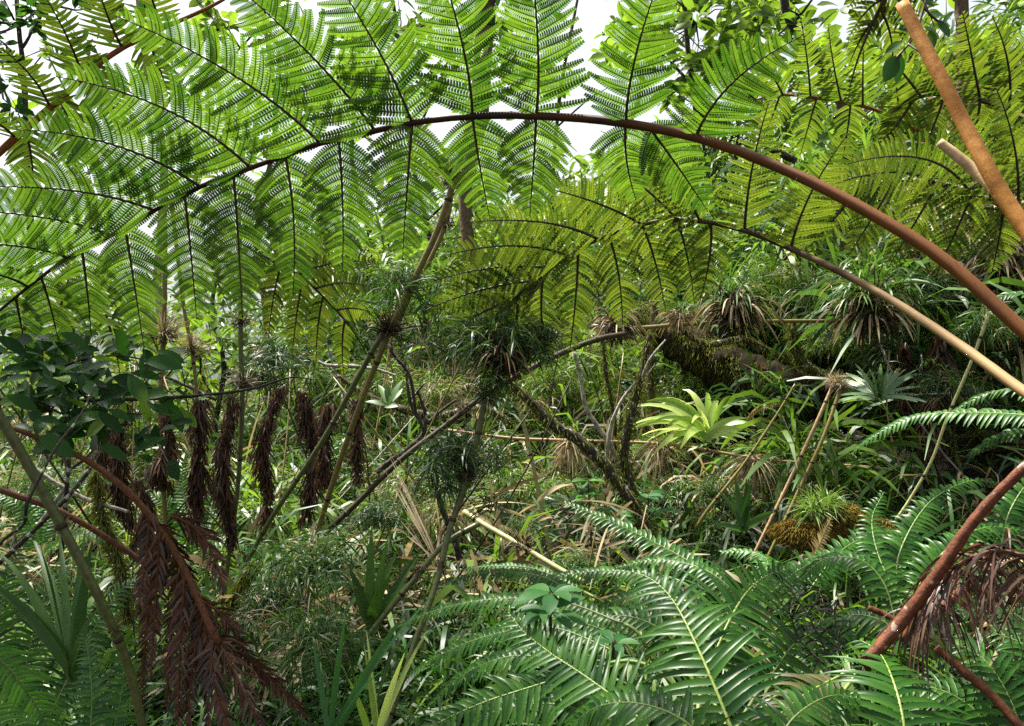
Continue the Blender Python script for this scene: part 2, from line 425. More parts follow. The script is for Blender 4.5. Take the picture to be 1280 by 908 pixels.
def bipinnate(name, label, cat, rach, rad, pinnae, hwpx, spacing_px, mats, rmats, lobes=12, group=None, up_dd=-0.22, dn_dd=0.12, droop=0.25, dens=1.0, wob=0.12, hint=CAMV, crumple=0.0, stalk_px=4.0, wide=0.64):
    """Tree fern frond: rach = pixel path with distances, pinnae = [(base, ctrl, tip, halfwidth)...] in pixels."""
    rp = spline(PS(rach), 60)
    pix = np.array([[p[0], p[1]] for p in rach], float)
    t = thing(name, label, cat, rp[0], group)
    mb = MB(); mb.tube(rp, np.interp(np.linspace(0, 1, 60), np.linspace(0, 1, len(rad)), rad), 12, bump=0.025, rnd=np.repeat(np.interp(np.linspace(0, 1, 61), [0, 0.2, 0.42, 1], [0.95, 0.75, 0.15, 0.05]), 12))  # rnd falls towards the tip: shade painted along the two gradient stalks
    if lobes > 15:                              # brown scales on the stalk
        n_ = 1600; i_ = (60 * rng.random(n_) ** 1.4).astype(int); d_ = rand_dirs(n_, -1, 1); r_ = np.interp(i_ / 59, np.linspace(0, 1, len(rad)), rad)
        nx_ = np.minimum(i_ + 1, 59); b_ = rp[i_] + (rp[nx_] - rp[i_]) * rng.random((n_, 1))
        mb.blades(b_ + d_ * r_[:, None] * 0.97, d_ + rng.normal(size=(n_, 3)) * .7, rand_dirs(n_, -1, 1), rng.uniform(.003, .008, n_), .0016, g=.1, n=1, rnd=rng.random(n_) * .35)
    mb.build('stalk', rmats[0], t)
    rpx = (rp[:, 0] / rp[:, 1]) * FPX + 640; rpy = 454 - (rp[:, 2] - ZC) / rp[:, 1] * FPX
    for pn in pinnae:
        (bx, by), (cx, cy), (tx, ty) = pn[:3]
        i = int(np.argmin((rpx - bx) ** 2 + (rpy - by) ** 2))
        b = rp[i]; d = b[1]
        dd = up_dd if ty < by + 10 else dn_dd
        if len(pn) > 4: dd = pn[4]
        c = P(cx, cy, d + dd * 0.4); e = P(tx, ty, d + dd)
        ax = bez(b, c, e, 22)
        hw = (1.3 if lobes > 10 else 1.18) * (pn[3] if len(pn) > 3 and pn[3] else hwpx) / FPX * d
        sp = spacing_px / FPX * d
        pb = MB()
        pinna_geom(pb, ax, hw, sp, hint, lobes, 0, 1, droop, dens=dens, wob=wob, crumple=crumple, wide=wide)
        rr = stalk_px / 2 / FPX * d
        pb.tube(ax, np.linspace(rr, rr * 0.25, len(ax)), 6, mat=2)
        pb.build('pinna', [mats[0], mats[1], rmats[1]], t)
    return t

def pinnate_geom(mb, rp, hw, spacing, hint, mat=0, width=None, droop=0.35, fwd=0.35, fold=0.35, lift=0.15, seed_var=0.08, n=6, start=0.05, kind='leaflet', taper=0.55, curl=0.0):
    s = np.concatenate([[0], np.cumsum(np.linalg.norm(np.diff(rp, axis=0), axis=1))]); Lt = s[-1]
    Tall = nrm(np.gradient(rp, axis=0))
    k = max(5, int(Lt * (1 - start) / spacing))
    for side in (-1, 1):
        u = start + (1 - start) * (np.arange(k) + 0.5 + side * 0.2) / k
        u = np.clip(u, 0, 0.995)
        B = np.stack([np.interp(u * Lt, s, rp[:, c]) for c in range(3)], 1)
        T = nrm(np.stack([np.interp(u * Lt, s, Tall[:, c]) for c in range(3)], 1))
        H = nrm(hint); S = nrm(np.cross(T, H)) * side; Nn = nrm(np.cross(T, S)) * side
        if np.dot(Nn.mean(0), H) < 0: Nn = -Nn
        pf = np.minimum(1, 0.55 + 2.2 * (u - start)) * np.clip(1.03 - u, 0, 1) ** taper
        L = hw * pf * (1 + rng.normal(size=k) * seed_var)
        D = nrm(S + T * (fwd + 0.55 * u[:, None] ** 2) + Nn * lift + rng.normal(size=(k, 3)) * seed_var)
        wd = (width if width else spacing * 1.0)
        W = wd * np.minimum(1, 0.4 + 0.8 * pf) * (1 + rng.normal(size=k) * 0.08)
        bend = np.array([0, 0, -1.0]) + T * 0.25
        mb.blades(B, D, Nn, L, W, g=droop * (0.7 + 0.6 * rng.random(k)), n=n, kind=kind, fold=fold, bend=bend, mat=mat, curl=curl)

def frond_part(t, path, hwpx, sp_px, mat, rmat='midrib', rpx=5.0, hint=(0, -0.6, 0.8), name='frond', crown=None, **kw):
    """One once-pinnate frond (leaflets) with its midrib as a sub-part; path in pixels with distances."""
    rp = spline(PS(path), 40)
    d = float(np.median(rp[:, 1]))
    mb = MB(); pinnate_geom(mb, rp, 0.92 * hwpx / FPX * d, sp_px * 0.64 / FPX * d, hint, **kw)
    o = mb.build(name, M[mat], t)
    r = MB(); r.tube(rp, np.linspace(rpx / 2, rpx / 7, 40) * 0.6 / FPX * d, 7)
    if crown is not None and crown[1] > 870:                      # bare stipe from the crown of the plant up to the blade
        a = P(*crown); b = rp[0]; tg = nrm(rp[1] - rp[0]); Ls = np.linalg.norm(b - a)
        r.tube(bez(a, b - tg * 0.45 * Ls, b, 16), rpx * 0.42 / FPX * d, 7)
    r.build('midrib', M[rmat], o)
    return o

def rand_dirs(n, zlo=-0.2, zhi=1.0):
    z = rng.uniform(zlo, zhi, n); a = rng.uniform(0, 2 * np.pi, n)
    r = np.sqrt(np.maximum(0, 1 - z * z))
    return np.stack([r * np.cos(a), r * np.sin(a), z], 1)

def tuft_geom(mb, c, Rd, n, leafL, leafW, mat=0, zlo=-0.1, zhi=1.0, droop=0.5, inner=0.1, outer=0.8, seg=3, squash=1.0, curl=0.0, spread=0.45):
    d = rand_dirs(n, zlo, zhi)
    rad = Rd * rng.uniform(inner, outer, n)
    B = np.asarray(c) + d * rad[:, None] * np.array([1, 1, squash])
    D = nrm(d + rng.normal(size=(n, 3)) * spread)
    Nn = nrm(np.array([0, 0, 1.0]) + rng.normal(size=(n, 3)) * 0.6)
    b0 = rng.random() * 0.65
    mb.blades(B, D, Nn, leafL * rng.uniform(0.6, 1.3, n), leafW * rng.uniform(0.7, 1.3, n), g=droop * rng.uniform(0.3, 1.5, n), n=seg, kind='lance', mat=mat, curl=curl, rnd=b0 + 0.35 * rng.random(n))

def twigs_geom(mb, c, Rd, n, r, mat=0, zlo=0.0, zhi=1.0):
    for dd in rand_dirs(n, zlo, zhi):
        L = Rd * random.uniform(0.5, 0.9)
        p = [np.asarray(c) + dd * L * t + np.array([0, 0, -0.25 * L * t * t]) for t in (0, 0.35, 0.7, 1)]
        mb.tube(np.array(p), np.linspace(r, r * 0.4, 4), 4, mat)

def culm(name, label, cat, path, dia_px, mat, group=None, nodes=(), sides=9, n=40, taper=0.85, bump=0.0, ring=True, part='culm'):
    """A bamboo culm or stick along a pixel path; nodes = [(u, kind, size_px)] carries tufts as parts."""
    rp = spline(PS(path), n)
    t = thing(name, label, cat, rp[-1], group)
    d = rp[:, 1]
    rad = 0.8 * dia_px / 2 / FPX * d[0] * np.linspace(1, taper, n) if np.isscalar(dia_px) else np.interp(np.linspace(0, 1, n), np.linspace(0, 1, len(dia_px)), dia_px) / 2 / FPX * d
    mb = MB(); mb.tube(rp, rad, sides, bump=bump)
    if ring:
        L = np.linalg.norm(np.diff(rp, axis=0), axis=1).sum()
        for u in np.arange(0.12, 0.98, 0.28 / max(L, 0.3)):
            i = min(int(u * (n - 1)), n - 2)
            tg = nrm(rp[i + 1] - rp[i])
            mb.tube(np.array([rp[i] - tg * 0.006, rp[i] - tg * .002, rp[i] + tg * .002, rp[i] + tg * 0.006]), rad[i] * np.array([1.02, 1.25, 1.25, 1.02]), sides, mat=1)
    mb.build(part, [M[mat], M['culm_dark']], t)
    for u, kind, size in nodes:
        i = min(int(u * (n - 1)), n - 1)
        node_tuft(t, rp[i], kind, size / FPX * d[i])
    return t

def node_tuft(t, c, kind, s):
    """Whorl of branchlets and leaves at a bamboo node; s = radius in metres."""
    mb = MB()
    c = np.asarray(c)
    if kind == 'spray':            # dark bowl of fibres with green sprays rising from it
        tuft_geom(mb, c, s * 0.30, 260, s * 0.30, s * 0.022, 1, -0.5, 1.0, 0.1, 0.0, 0.8)
        twigs_geom(mb, c, s, 26, s * 0.012, 1, 0.3, 1.0)
        bias = rng.normal(size=3) * np.array([.6, .4, .2])
        for _ in range(10):
            o = nrm(bias + rng.normal(size=3) * np.array([.8, .8, .6]) + np.array([0, 0, .9])) * s * rng.uniform(.5, 1.2)
            tuft_geom(mb, c + o, s * .3, 32, s * 0.5, s * 0.04, 0, -0.4, 1.0, 0.6, 0.0, 0.9, seg=4, spread=.6)
    elif kind == 'bush':
        tuft_geom(mb, c, s * 0.25, 160, s * 0.25, s * 0.02, 1, -0.5, 1.0, 0.1, 0.0, 0.8)
        twigs_geom(mb, c, s, 24, s * 0.01, 1, 0.1, 1.0)
        bias = rng.normal(size=3) * np.array([.7, .4, .3])
        for _ in range(12):
            o = nrm(bias + rng.normal(size=3) * np.array([1, 1, .8]) + np.array([0, 0, .5])) * s * rng.uniform(.4, 1.0)
            tuft_geom(mb, c + o, s * .3, 40, s * 0.5, s * 0.04, 0, -0.6, 1.0, 0.9, 0.0, 0.9, seg=4, spread=.6)
    elif kind == 'dark':           # small dark fibrous knot
        tuft_geom(mb, c, s * 0.7, 240, s * 0.6, s * 0.05, 1, -0.4, 1.0, 0.1, 0.0, 0.7)
        tuft_geom(mb, c, s, 40, s * 0.8, s * 0.06, 2, 0.2, 1.0, 0.3, 0.2, 0.8)
    elif kind == 'dry':            # straw brush hanging from the node
        n = 120
        d = nrm(rand_dirs(n, -1, 0.25) * np.array([0.75, 0.75, 1]))
        mb.blades(c + rng.normal(size=(n, 3)) * s * 0.06, d, rand_dirs(n), s * rng.uniform(0.6, 1.35, n), s * 0.035, g=0.7, n=4, mat=2)
        twigs_geom(mb, c, s * 0.6, 14, s * 0.015, 1, -1, 0.2)
    elif kind == 'orange':
        tuft_geom(mb, c, s * 0.8, 240, s * 0.8, s * 0.04, 2, -0.3, 1.0, 0.15, 0.0, 0.7)
        tuft_geom(mb, c - np.array([0, 0, s * 0.2]), s * 0.5, 120, s * 0.5, s * 0.05, 1, -0.6, 0.6, 0.1, 0.0, 0.8)
    leafm = {'spray': 'bamboo', 'bush': 'bamboo_dark'}.get(kind, 'bamboo')
    return mb.build('node_tuft', [M[leafm], M['fibre'], M['straw']], t)

# ================================================================== LARGE STRUCTURE: far trees
def far_tree(name, label, trunk, dia_px, crown_pts, leaf, n_leaf, leafL, leafW, barkm='bark', branches=(), spread=0.35, kind='leaf', group=None):
    rp = spline(PS(trunk), 30)
    base = rp[0].copy()
    t = thing(name, label, 'tree', base, group)
    d = rp[:, 1]
    mb = MB()
    rad = np.linspace(dia_px[0], dia_px[1], 30) / 2 / FPX * d
    mb.tube(rp, rad, 9, bump=0.12)
    for br, bd in branches:
        bp = spline(PS(br), 14)
        mb.tube(bp, np.linspace(bd, bd * 0.35, 14) / 2 / FPX * bp[:, 1], 6, bump=0.1)
    mb.build('trunk', M[barkm], t)
    cm = MB()
    for (px, py, dd, rpx, share) in crown_pts:
        c = P(px, py, dd); Rm = rpx / FPX * dd
        k = max(3, int(n_leaf * share / 12))
        cc = c + rng.normal(size=(k, 3)) * Rm * np.array([0.85, 0.9, 0.75])
        for q_ in cc:                                   # little rosettes of leaves at the twig ends
            m = 9
            D = rand_dirs(m, -0.5, 0.9)
            cm.blades(q_ + D * leafL * 0.15, D, rand_dirs(m, 0.2, 1), leafL * rng.uniform(0.6, 1.2, m), leafW * rng.uniform(0.7, 1.2, m), g=0.35, n=4, kind=kind, fold=0.15, mat=0, rnd=np.clip(rng.random() * 0.6 + rng.random(m) * 0.4, 0, 1))
        for q_ in cc[::3]:
            cm.tube(np.array([c, (c + q_) / 2 + rng.normal(size=3) * Rm * 0.1, q_]), [0.012, 0.007, 0.003], 4, mat=1)
    cm.build('crown', [M[leaf], M['bark']], t)
    return t

far_tree('broadleaf_tree', 'pale yellow green broadleaf tree with thin twigs against the white sky at top', [(905, 470, 9), (890, 300, 9), (878, 190, 9), (862, 80, 9), (850, -60, 9)], (12, 5),
         [(870, 30, 9, 60, .35), (905, 90, 9, 50, .3), (850, 120, 9, 30, .12), (930, 30, 9, 40, .2), (985, 40, 9, 50, .2), (860, -20, 9, 70, .2)], 'broad_pale', 900, 0.26, 0.10,
         branches=[([(868, 110, 9), (830, 70, 9), (815, 75, 9)], 5), ([(885, 230, 9), (930, 140, 9), (960, 60, 9)], 5)])
far_tree('mossy_tree', 'lichen covered crooked tree limb rising between fronds at upper right', [(1048, 150, 5), (1052, 128, 5), (1030, 90, 5), (1015, 65, 5), (985, 20, 5), (975, -40, 5)], (15, 9),
         [(1000, 20, 5.2, 60, .6), (960, -10, 5.2, 60, .4)], 'broad_pale', 260, 0.13, 0.05, 'bark',
         branches=[([(1040, 105, 5), (1035, 75, 5), (1040, 40, 5)], 6), ([(1052, 128, 5), (1058, 190, 5), (1050, 260, 5.2), (1070, 420, 5.4)], 15)])
far_tree('mossy_tree', 'dark mossy tree trunk hidden behind the big frond at top centre', [(588, 330, 7), (582, 240, 7), (600, 150, 7), (603, 80, 7), (612, -80, 7)], (14, 28),
         [(640, -10, 7, 60, .5), (560, 10, 7, 70, .5)], 'broad', 300, 0.16, 0.06, 'bark_brown')
far_tree('mossy_tree', 'brown mossy trunk standing behind the cut pale stalk at right', [(1233, 420, 5.2), (1228, 340, 5.2), (1222, 270, 5.2), (1215, 200, 5.2), (1205, 100, 5.2), (1200, -30, 5.2)], (20, 14),
         [(1240, -10, 5.2, 80, 1)], 'broad', 200, 0.12, 0.05, 'bark_brown')
far_tree('broadleaf_tree', 'thin grey trunk with pale leaves at the far left behind the fronds', [(205, 560, 8), (203, 420, 8), (198, 340, 8), (205, 200, 8), (180, 60, 8), (170, -40, 8)], (13, 6),
         [(60, 60, 8, 70, .3), (200, 100, 8, 50, .15), (110, 180, 8, 60, .2), (260, 40, 8, 60, .25)], 'broad_pale', 420, 0.2, 0.08, 'bark_pale',
         branches=[([(200, 250, 8), (120, 180, 8), (60, 70, 8)], 6), ([(195, 150, 8), (240, 80, 8), (270, 20, 8)], 5)])
far_tree('broadleaf_tree', 'slender dark tree behind the bamboo at centre, sparse light foliage', [(470, 560, 10), (455, 430, 10), (462, 300, 10), (440, 200, 10), (450, 60, 10)], (9, 4),
         [(420, 330, 10, 50, .25), (490, 330, 10, 45, .25), (450, 260, 10, 30, .1), (440, 110, 10, 60, .2), (520, 370, 10, 40, .2)], 'broad_pale', 500, 0.2, 0.06, 'bark',
         branches=[([(460, 330, 10), (500, 300, 10), (530, 260, 10)], 4), ([(455, 420, 10), (420, 370, 10), (400, 330, 10)], 4)])
far_tree('broadleaf_tree', 'twiggy tree with small dark leaves against the sky at top left corner, with added unseen shade leaves overhead', [(40, 330, 6), (35, 220, 6), (30, 100, 6), (22, 20, 6), (20, -40, 6)], (9, 5),
         [(20, 30, 6, 45, .08), (60, 5, 6, 60, .08), (0, 100, 6, 50, .05), (-99, -430, 3.5, 170, .4), (120, -460, 3.3, 150, .39)], 'broad', 2600, 0.12, 0.05, 'bark',  # last two clumps added out of view overhead to shade the lower left
         branches=[([(28, 60, 6), (60, 10, 6), (95, -10, 6)], 4), ([(30, 110, 6), (10, 60, 6), (-20, 40, 6)], 4)])
far_tree('broadleaf_tree', 'leafy green tree filling the gap behind the big frond at right of centre', [(760, 560, 11), (765, 420, 11), (758, 300, 11), (770, 210, 11), (800, 120, 11)], (10, 5),
         [(770, 320, 11, 60, .4), (830, 330, 11, 60, .35), (700, 330, 11, 45, .25), (810, 215, 11, 40, .15)], 'broad_pale', 600, 0.24, 0.09, 'bark')
far_tree('broadleaf_tree', 'young pale green tree rising at far right behind the olive fronds', [(1120, 420, 7), (1115, 300, 7), (1125, 180, 7), (1140, 60, 7)], (10, 5),
         [(1110, 120, 7, 70, .35), (1170, 80, 7, 60, .3), (1240, 130, 7, 60, .35), (1060, 60, 7, 50, .2)], 'broad_pale', 520, 0.17, 0.065, 'bark')

far_tree('broadleaf_tree', 'thin tree with scattered pale leaves behind the big frond at top left of centre', [(330, 640, 8.5), (335, 430, 8.5), (322, 300, 8.5), (345, 150, 8.5), (330, 20, 8.5), (340, -60, 8.5)], (9, 4),
         [(300, 60, 8.5, 55, .3), (380, 120, 8.5, 45, .2), (270, 200, 8.5, 45, .2), (360, 260, 8.5, 40, .15), (310, 350, 8.5, 40, .15)], 'broad_pale', 900, 0.2, 0.075, 'bark_brown',
         branches=[([(335, 230, 8.5), (370, 150, 8.5), (400, 100, 8.5)], 4), ([(330, 330, 8.5), (290, 250, 8.5), (260, 200, 8.5)], 4)])
far_tree('broadleaf_tree', 'low leafy tree filling the pale gap above the hanging dead fronds', [(270, 640, 6.5), (268, 540, 6.5), (280, 460, 6.5), (265, 390, 6.5), (275, 330, 6.5)], (9, 4),
         [(250, 440, 6.5, 50, .25), (200, 480, 6.6, 50, .2), (320, 430, 6.5, 45, .2), (120, 470, 6.7, 55, .2), (270, 350, 6.5, 45, .15)], 'broad_pale', 900, 0.15, 0.05, 'bark',
         branches=[([(275, 480, 6.5), (320, 440, 6.5), (350, 400, 6.5)], 4), ([(270, 500, 6.5), (200, 470, 6.5), (130, 465, 6.5)], 5)])
far_tree('broadleaf_tree', 'thin leaning tree with sparse leaves in the white gap above the slanting stems', [(545, 600, 9), (530, 430, 9), (540, 320, 9), (515, 200, 9), (500, 60, 9), (480, -60, 9)], (8, 4),
         [(500, 40, 9, 50, .3), (560, 60, 9, 45, .2), (520, 200, 9, 50, .25), (560, 300, 9, 45, .25)], 'broad_pale', 800, 0.2, 0.075, 'bark',
         branches=[([(530, 280, 9), (570, 240, 9), (600, 200, 9)], 4), ([(515, 180, 9), (550, 100, 9), (570, 50, 9)], 4)])
far_tree('broadleaf_tree', 'thin twiggy tree with hanging leaves beside the white gap at top centre', [(690, 560, 10), (700, 400, 10), (690, 260, 10), (700, 120, 10), (720, 10, 10), (730, -50, 10)], (8, 3),
         [(650, 80, 10, 45, .25), (790, 60, 10, 40, .2), (640, 220, 10, 45, .25), (700, 260, 10, 45, .3)], 'broad_pale', 700, 0.2, 0.075, 'bark',
         branches=[([(695, 160, 10), (735, 125, 10), (760, 110, 10)], 3), ([(695, 220, 10), (660, 160, 10), (645, 110, 10)], 3)])

# dense undergrowth on the slope: uncountable, one object per look
def clear(px, py, y):
    """Keeps the open places of the clearing open: before the mossy log, the hollow and the crooked tree, and the light gap at left."""
    r = rng.random()
    if 830 < px < 1130 and 415 < py < 560 and y < 6.2: return r < 0.10
    if 800 < px < 1120 and 230 < py <= 415 and y < 6.5: return r < 0.45
    if 1040 < px < 1260 and 500 < py < 640 and y < 6.0: return r < 0.25
    if 600 < px < 860 and 430 < py < 720 and y < 4.4: return r < 0.12
    if px < 370 and py < 505 and y > 5: return r < 0.18
    if 370 < px < 600 and py < 330: return r < 0.4
    return True
def scatter(name, mats, n, box, size, leafs, leafL, leafW, droop, zoff=(0.0, 0.3), spread=0.5, keep=None, kind_w=None, seg=3):
    mb = MB(); k = 0; tries = 0
    while k < n and tries < n * 20:
        tries += 1
        x = rng.uniform(box[0], box[1]); y = rng.uniform(box[2], box[3])
        px = 640 + x / y * FPX
        if px < -150 or px > 1430: continue
        z = float(ground(x, y)) + rng.uniform(*zoff)
        py = 454 - (z - ZC) / y * FPX
        if not clear(px, py, y): continue
        if keep is not None and not keep(px, py, y): continue
        s = rng.uniform(*size)
        mi = int(rng.choice(len(mats), p=kind_w)) if kind_w else int(rng.integers(len(mats)))
        tuft_geom(mb, (x, y, z), s, leafs, s * leafL, s * leafW, mi, -0.1, 1.0, droop, 0.05, 0.75, seg=seg, spread=spread)
        k += 1
    o = mb.build(name, [M[m] for m in mats])
    return tag(o, kind='stuff')
u1 = scatter('ground_cover_grass', ['bamboo', 'bamboo_light', 'straw', 'bamboo_dark'], 950, (-7, 8, 3.0, 9.5), (0.22, 0.55), 44, 0.85, 0.058, 0.9, (0.0, 0.5), kind_w=[.33, .23, .17, .27])
tag(u1, 'tangled low bamboo grass and straw covering the slope', 'undergrowth')
u2 = scatter('undergrowth_foliage', ['bamboo', 'bamboo_light', 'bamboo_dark', 'broad_pale'], 640, (-12, 12, 6.4, 14.0), (0.35, 0.85), 64, 0.5, 0.06, 0.7, (0.1, 2.2), kind_w=[.28, .46, .1, .16])
tag(u2, 'thick light green undergrowth farther up the slope', 'undergrowth')
u3 = scatter('bank_foliage', ['bamboo', 'bamboo_dark', 'bamboo_light', 'straw'], 460, (1.3, 7.5, 4.2, 8.5), (0.3, 0.65), 64, 0.6, 0.062, 0.8, (0.1, 1.7), kind_w=[.42, .28, .25, .05], keep=lambda px, py, y: px > 820)
tag(u3, 'dense dark green bamboo leaves hanging over the right bank', 'undergrowth')
u4 = scatter('leaf_litter', ['straw', 'dead'], 160, (-4, 5, 2.0, 7), (0.1, 0.2), 20, 1.0, 0.07, 0.3, (-0.03, 0.05), spread=0.9, kind_w=[.35, .65])
u5 = scatter('near_undergrowth', ['bamboo_dark', 'bamboo', 'gloss'], 420, (-3.2, 3.4, 1.9, 4.2), (0.16, 0.34), 50, 0.7, 0.06, 0.9, (0.0, 0.2), kind_w=[.5, .35, .15])
tag(u5, 'dark low leaves crowding the near forest floor', 'undergrowth')
u6 = scatter('far_foliage', ['broad_pale', 'bamboo_light', 'bamboo', 'broad'], 420, (-20, 20, 13, 22.0), (0.7, 1.6), 90, 0.3, 0.05, 0.6, (0.0, 2.6), kind_w=[.4, .3, .2, .1])
tag(u6, 'pale far foliage closing the view behind the slope', 'undergrowth')
tag(u4, 'brown leaf litter and broken straw on the soil', 'litter')

mb = MB()
for k in range(900):
    x = rng.uniform(-6, 7); y = rng.uniform(3.2, 9); g = float(ground(x, y)); h = rng.uniform(0.3, 1.8)
    px = 640 + x / y * FPX; py = 454 - (g + h * .6 - ZC) / y * FPX
    if not clear(px, py, y) or 780 < px < 1130: continue
    a = rng.uniform(0, 6.28); lean = rng.uniform(0.05, 1.0) * h
    e = np.array([x + math.cos(a) * lean, y + math.sin(a) * lean * .6, g + h])
    m_ = (np.array([x, y, g]) + e) / 2 + rng.normal(size=3) * 0.12 * h
    mb.tube(bez(np.array([x, y, g]), m_, e, 10), np.linspace(1, .5, 10) * rng.uniform(0.003, 0.009), 5, int(rng.choice(4, p=[.2, .45, .2, .15])))
tag(mb.build('tangled_stems', [M['straw_stem'], M['culm_dark'], M['culm'], M['bark_pale']]), 'tangle of thin dry stems and twigs through the undergrowth', 'undergrowth', kind='stuff')

# ================================================================== the big arching frond
bipinnate('tree_fern_frond', 'largest bright green tree fern frond arching across the whole view on a brown stalk', 'fern frond',
    [(1345, 475, 1.07), (1280, 415, 1.12), (1180, 325, 1.2), (1080, 262, 1.28), (980, 212, 1.36), (880, 175, 1.44), (780, 154, 1.5), (690, 146, 1.55), (600, 145, 1.6), (520, 153, 1.65), (455, 167, 1.7), (391, 182, 1.74), (322, 207, 1.78), (252, 233, 1.82), (190, 265, 1.86), (131, 299, 1.9), (84, 323, 1.93), (34, 360, 1.96), (0, 388, 1.98), (-60, 440, 2.0)],
    [0.0104, 0.0098, 0.0090, 0.0082, 0.0070, 0.0062, 0.0055, 0.0048, 0.0040, 0.0026],
    [((883, 176), (900, 95), (1003, 45), 46), ((775, 152), (785, 70), (838, -60), 46), ((683, 146), (680, 60), (655, -120), 50), ((602, 145), (590, 70), (535, -90), 52),
     ((527, 152), (480, 60), (395, -60), 54), ((459, 166), (400, 70), (280, -30), 54), ((391, 182), (310, 88), (145, 20), 54), ((322, 207), (220, 120), (70, 96), 52),
     ((252, 233), (150, 165), (15, 162), 50), ((190, 265), (110, 230), (-30, 234), 46), ((131, 299), (80, 268), (-60, 262), 42), ((84, 323), (40, 302), (-80, 305), 36), ((40, 357), (0, 335), (-90, 335), 30),
     ((821, 162), (850, 210), (885, 265), 40), ((770, 154), (778, 200), (795, 250), 40), ((667, 147), (668, 200), (662, 272), 44), ((582, 147), (598, 205), (612, 272), 48),
     ((505, 157), (508, 240), (503, 325), 48), ((427, 175), (431, 255), (428, 340), 48), ((364, 191), (373, 270), (366, 370), 47), ((294, 219), (299, 305), (303, 398), 46),
     ((227, 247), (240, 325), (246, 400), 44), ((165, 280), (168, 355), (180, 435), 42), ((108, 311), (110, 365), (114, 420), 36), ((60, 341), (65, 385), (74, 432), 32), ((25, 367), (25, 400), (32, 436), 28)],
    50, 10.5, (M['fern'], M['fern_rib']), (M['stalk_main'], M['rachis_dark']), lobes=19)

# ================================================================== olive frond behind it
bipinnate('tree_fern_frond', 'olive yellow frond arching below the largest one on a thin tan stalk', 'fern frond',
    [(1345, 530, 1.5), (1280, 490, 1.6), (1200, 432, 1.75), (1100, 367, 1.95), (1000, 316, 2.1), (920, 285, 2.2), (850, 275, 2.3), (790, 284, 2.35), (730, 308, 2.4), (660, 358, 2.5), (610, 405, 2.6), (575, 445, 2.65)],
    [0.0112, 0.0108, 0.0098, 0.0085, 0.0070, 0.006, 0.005, 0.0025],
    [((985, 310), (1005, 240), (1062, 165), 34), ((930, 287), (934, 215), (962, 125), 34), ((880, 277), (850, 225), (815, 165), 36), ((846, 275), (815, 238), (745, 190), 36), ((798, 283), (750, 250), (680, 235), 36),
     ((750, 299), (690, 268), (588, 278), 34), ((715, 316), (650, 296), (562, 318), 33), ((690, 335), (620, 326), (540, 352), 30), ((665, 354), (600, 356), (528, 390), 27), ((640, 376), (590, 392), (535, 432), 24),
     ((895, 280), (892, 320), (875, 375), 30), ((848, 275), (862, 320), (868, 380), 32), ((800, 282), (822, 325), (832, 390), 32), ((757, 297), (778, 340), (778, 410), 32), ((717, 315), (722, 370), (712, 440), 30),
     ((682, 342), (672, 400), (685, 460), 28), ((650, 367), (640, 420), (655, 470), 26), ((622, 393), (608, 430), (605, 475), 22)],
    34, 7.0, (M['olive'], M['olive_rib']), (M['stalk_tan'], M['rachis_dark']), lobes=11, droop=0.4, wide=0.50)
# upper right fronds
bipinnate('tree_fern_frond', 'olive frond with drooping leaflets under the orange stalk at right', 'fern frond',
    [(1300, 285, 2.0), (1220, 242, 2.15), (1150, 226, 2.3), (1080, 232, 2.45), (1020, 255, 2.55), (985, 290, 2.6)], [0.008, 0.007, 0.005, 0.003],
    [((1212, 240), (1170, 175), (1060, 205), 42), ((1165, 228), (1120, 200), (1030, 235), 36), ((1120, 226), (1080, 205), (1000, 250), 34), ((1240, 250), (1240, 180), (1180, 130), 38), ((1270, 268), (1280, 190), (1245, 110), 40),
     ((1215, 240), (1190, 300), (1170, 345), 36), ((1170, 229), (1140, 285), (1110, 335), 36), ((1120, 227), (1090, 275), (1060, 320), 34), ((1075, 233), (1045, 275), (1010, 310), 32), ((1030, 250), (1010, 280), (985, 320), 28), ((1255, 260), (1250, 300), (1240, 340), 34)],
    36, 6.4, (M['olive'], M['olive_rib']), (M['rachis_dark'], M['rachis_dark']), lobes=9, droop=0.4, wide=0.50)
bipinnate('tree_fern_frond', 'light green frond rising from a thin brown branch at upper right', 'fern frond',
    [(1150, 165, 3.3), (1092, 137, 3.35), (1028, 124, 3.4), (971, 119, 3.45), (930, 130, 3.5)], [0.008, 0.007, 0.006, 0.003],
    [((1125, 152), (1118, 100), (1120, 60), 24), ((1080, 133), (1078, 85), (1080, 45), 25), ((1050, 127), (1040, 80), (1035, 30), 25), ((1012, 122), (1010, 70), (1000, 20), 25), ((980, 120), (960, 80), (925, 45), 24), ((945, 124), (915, 100), (890, 90), 22),
     ((1110, 146), (1108, 180), (1100, 220), 24), ((1065, 130), (1060, 170), (1050, 215), 24), ((1020, 123), (1010, 160), (1000, 195), 24), ((975, 120), (965, 150), (950, 180), 22)],
    24, 5.6, (M['pale'], M['olive_rib']), (M['rachis'], M['rachis_dark']), lobes=3, wide=0.5, stalk_px=3)
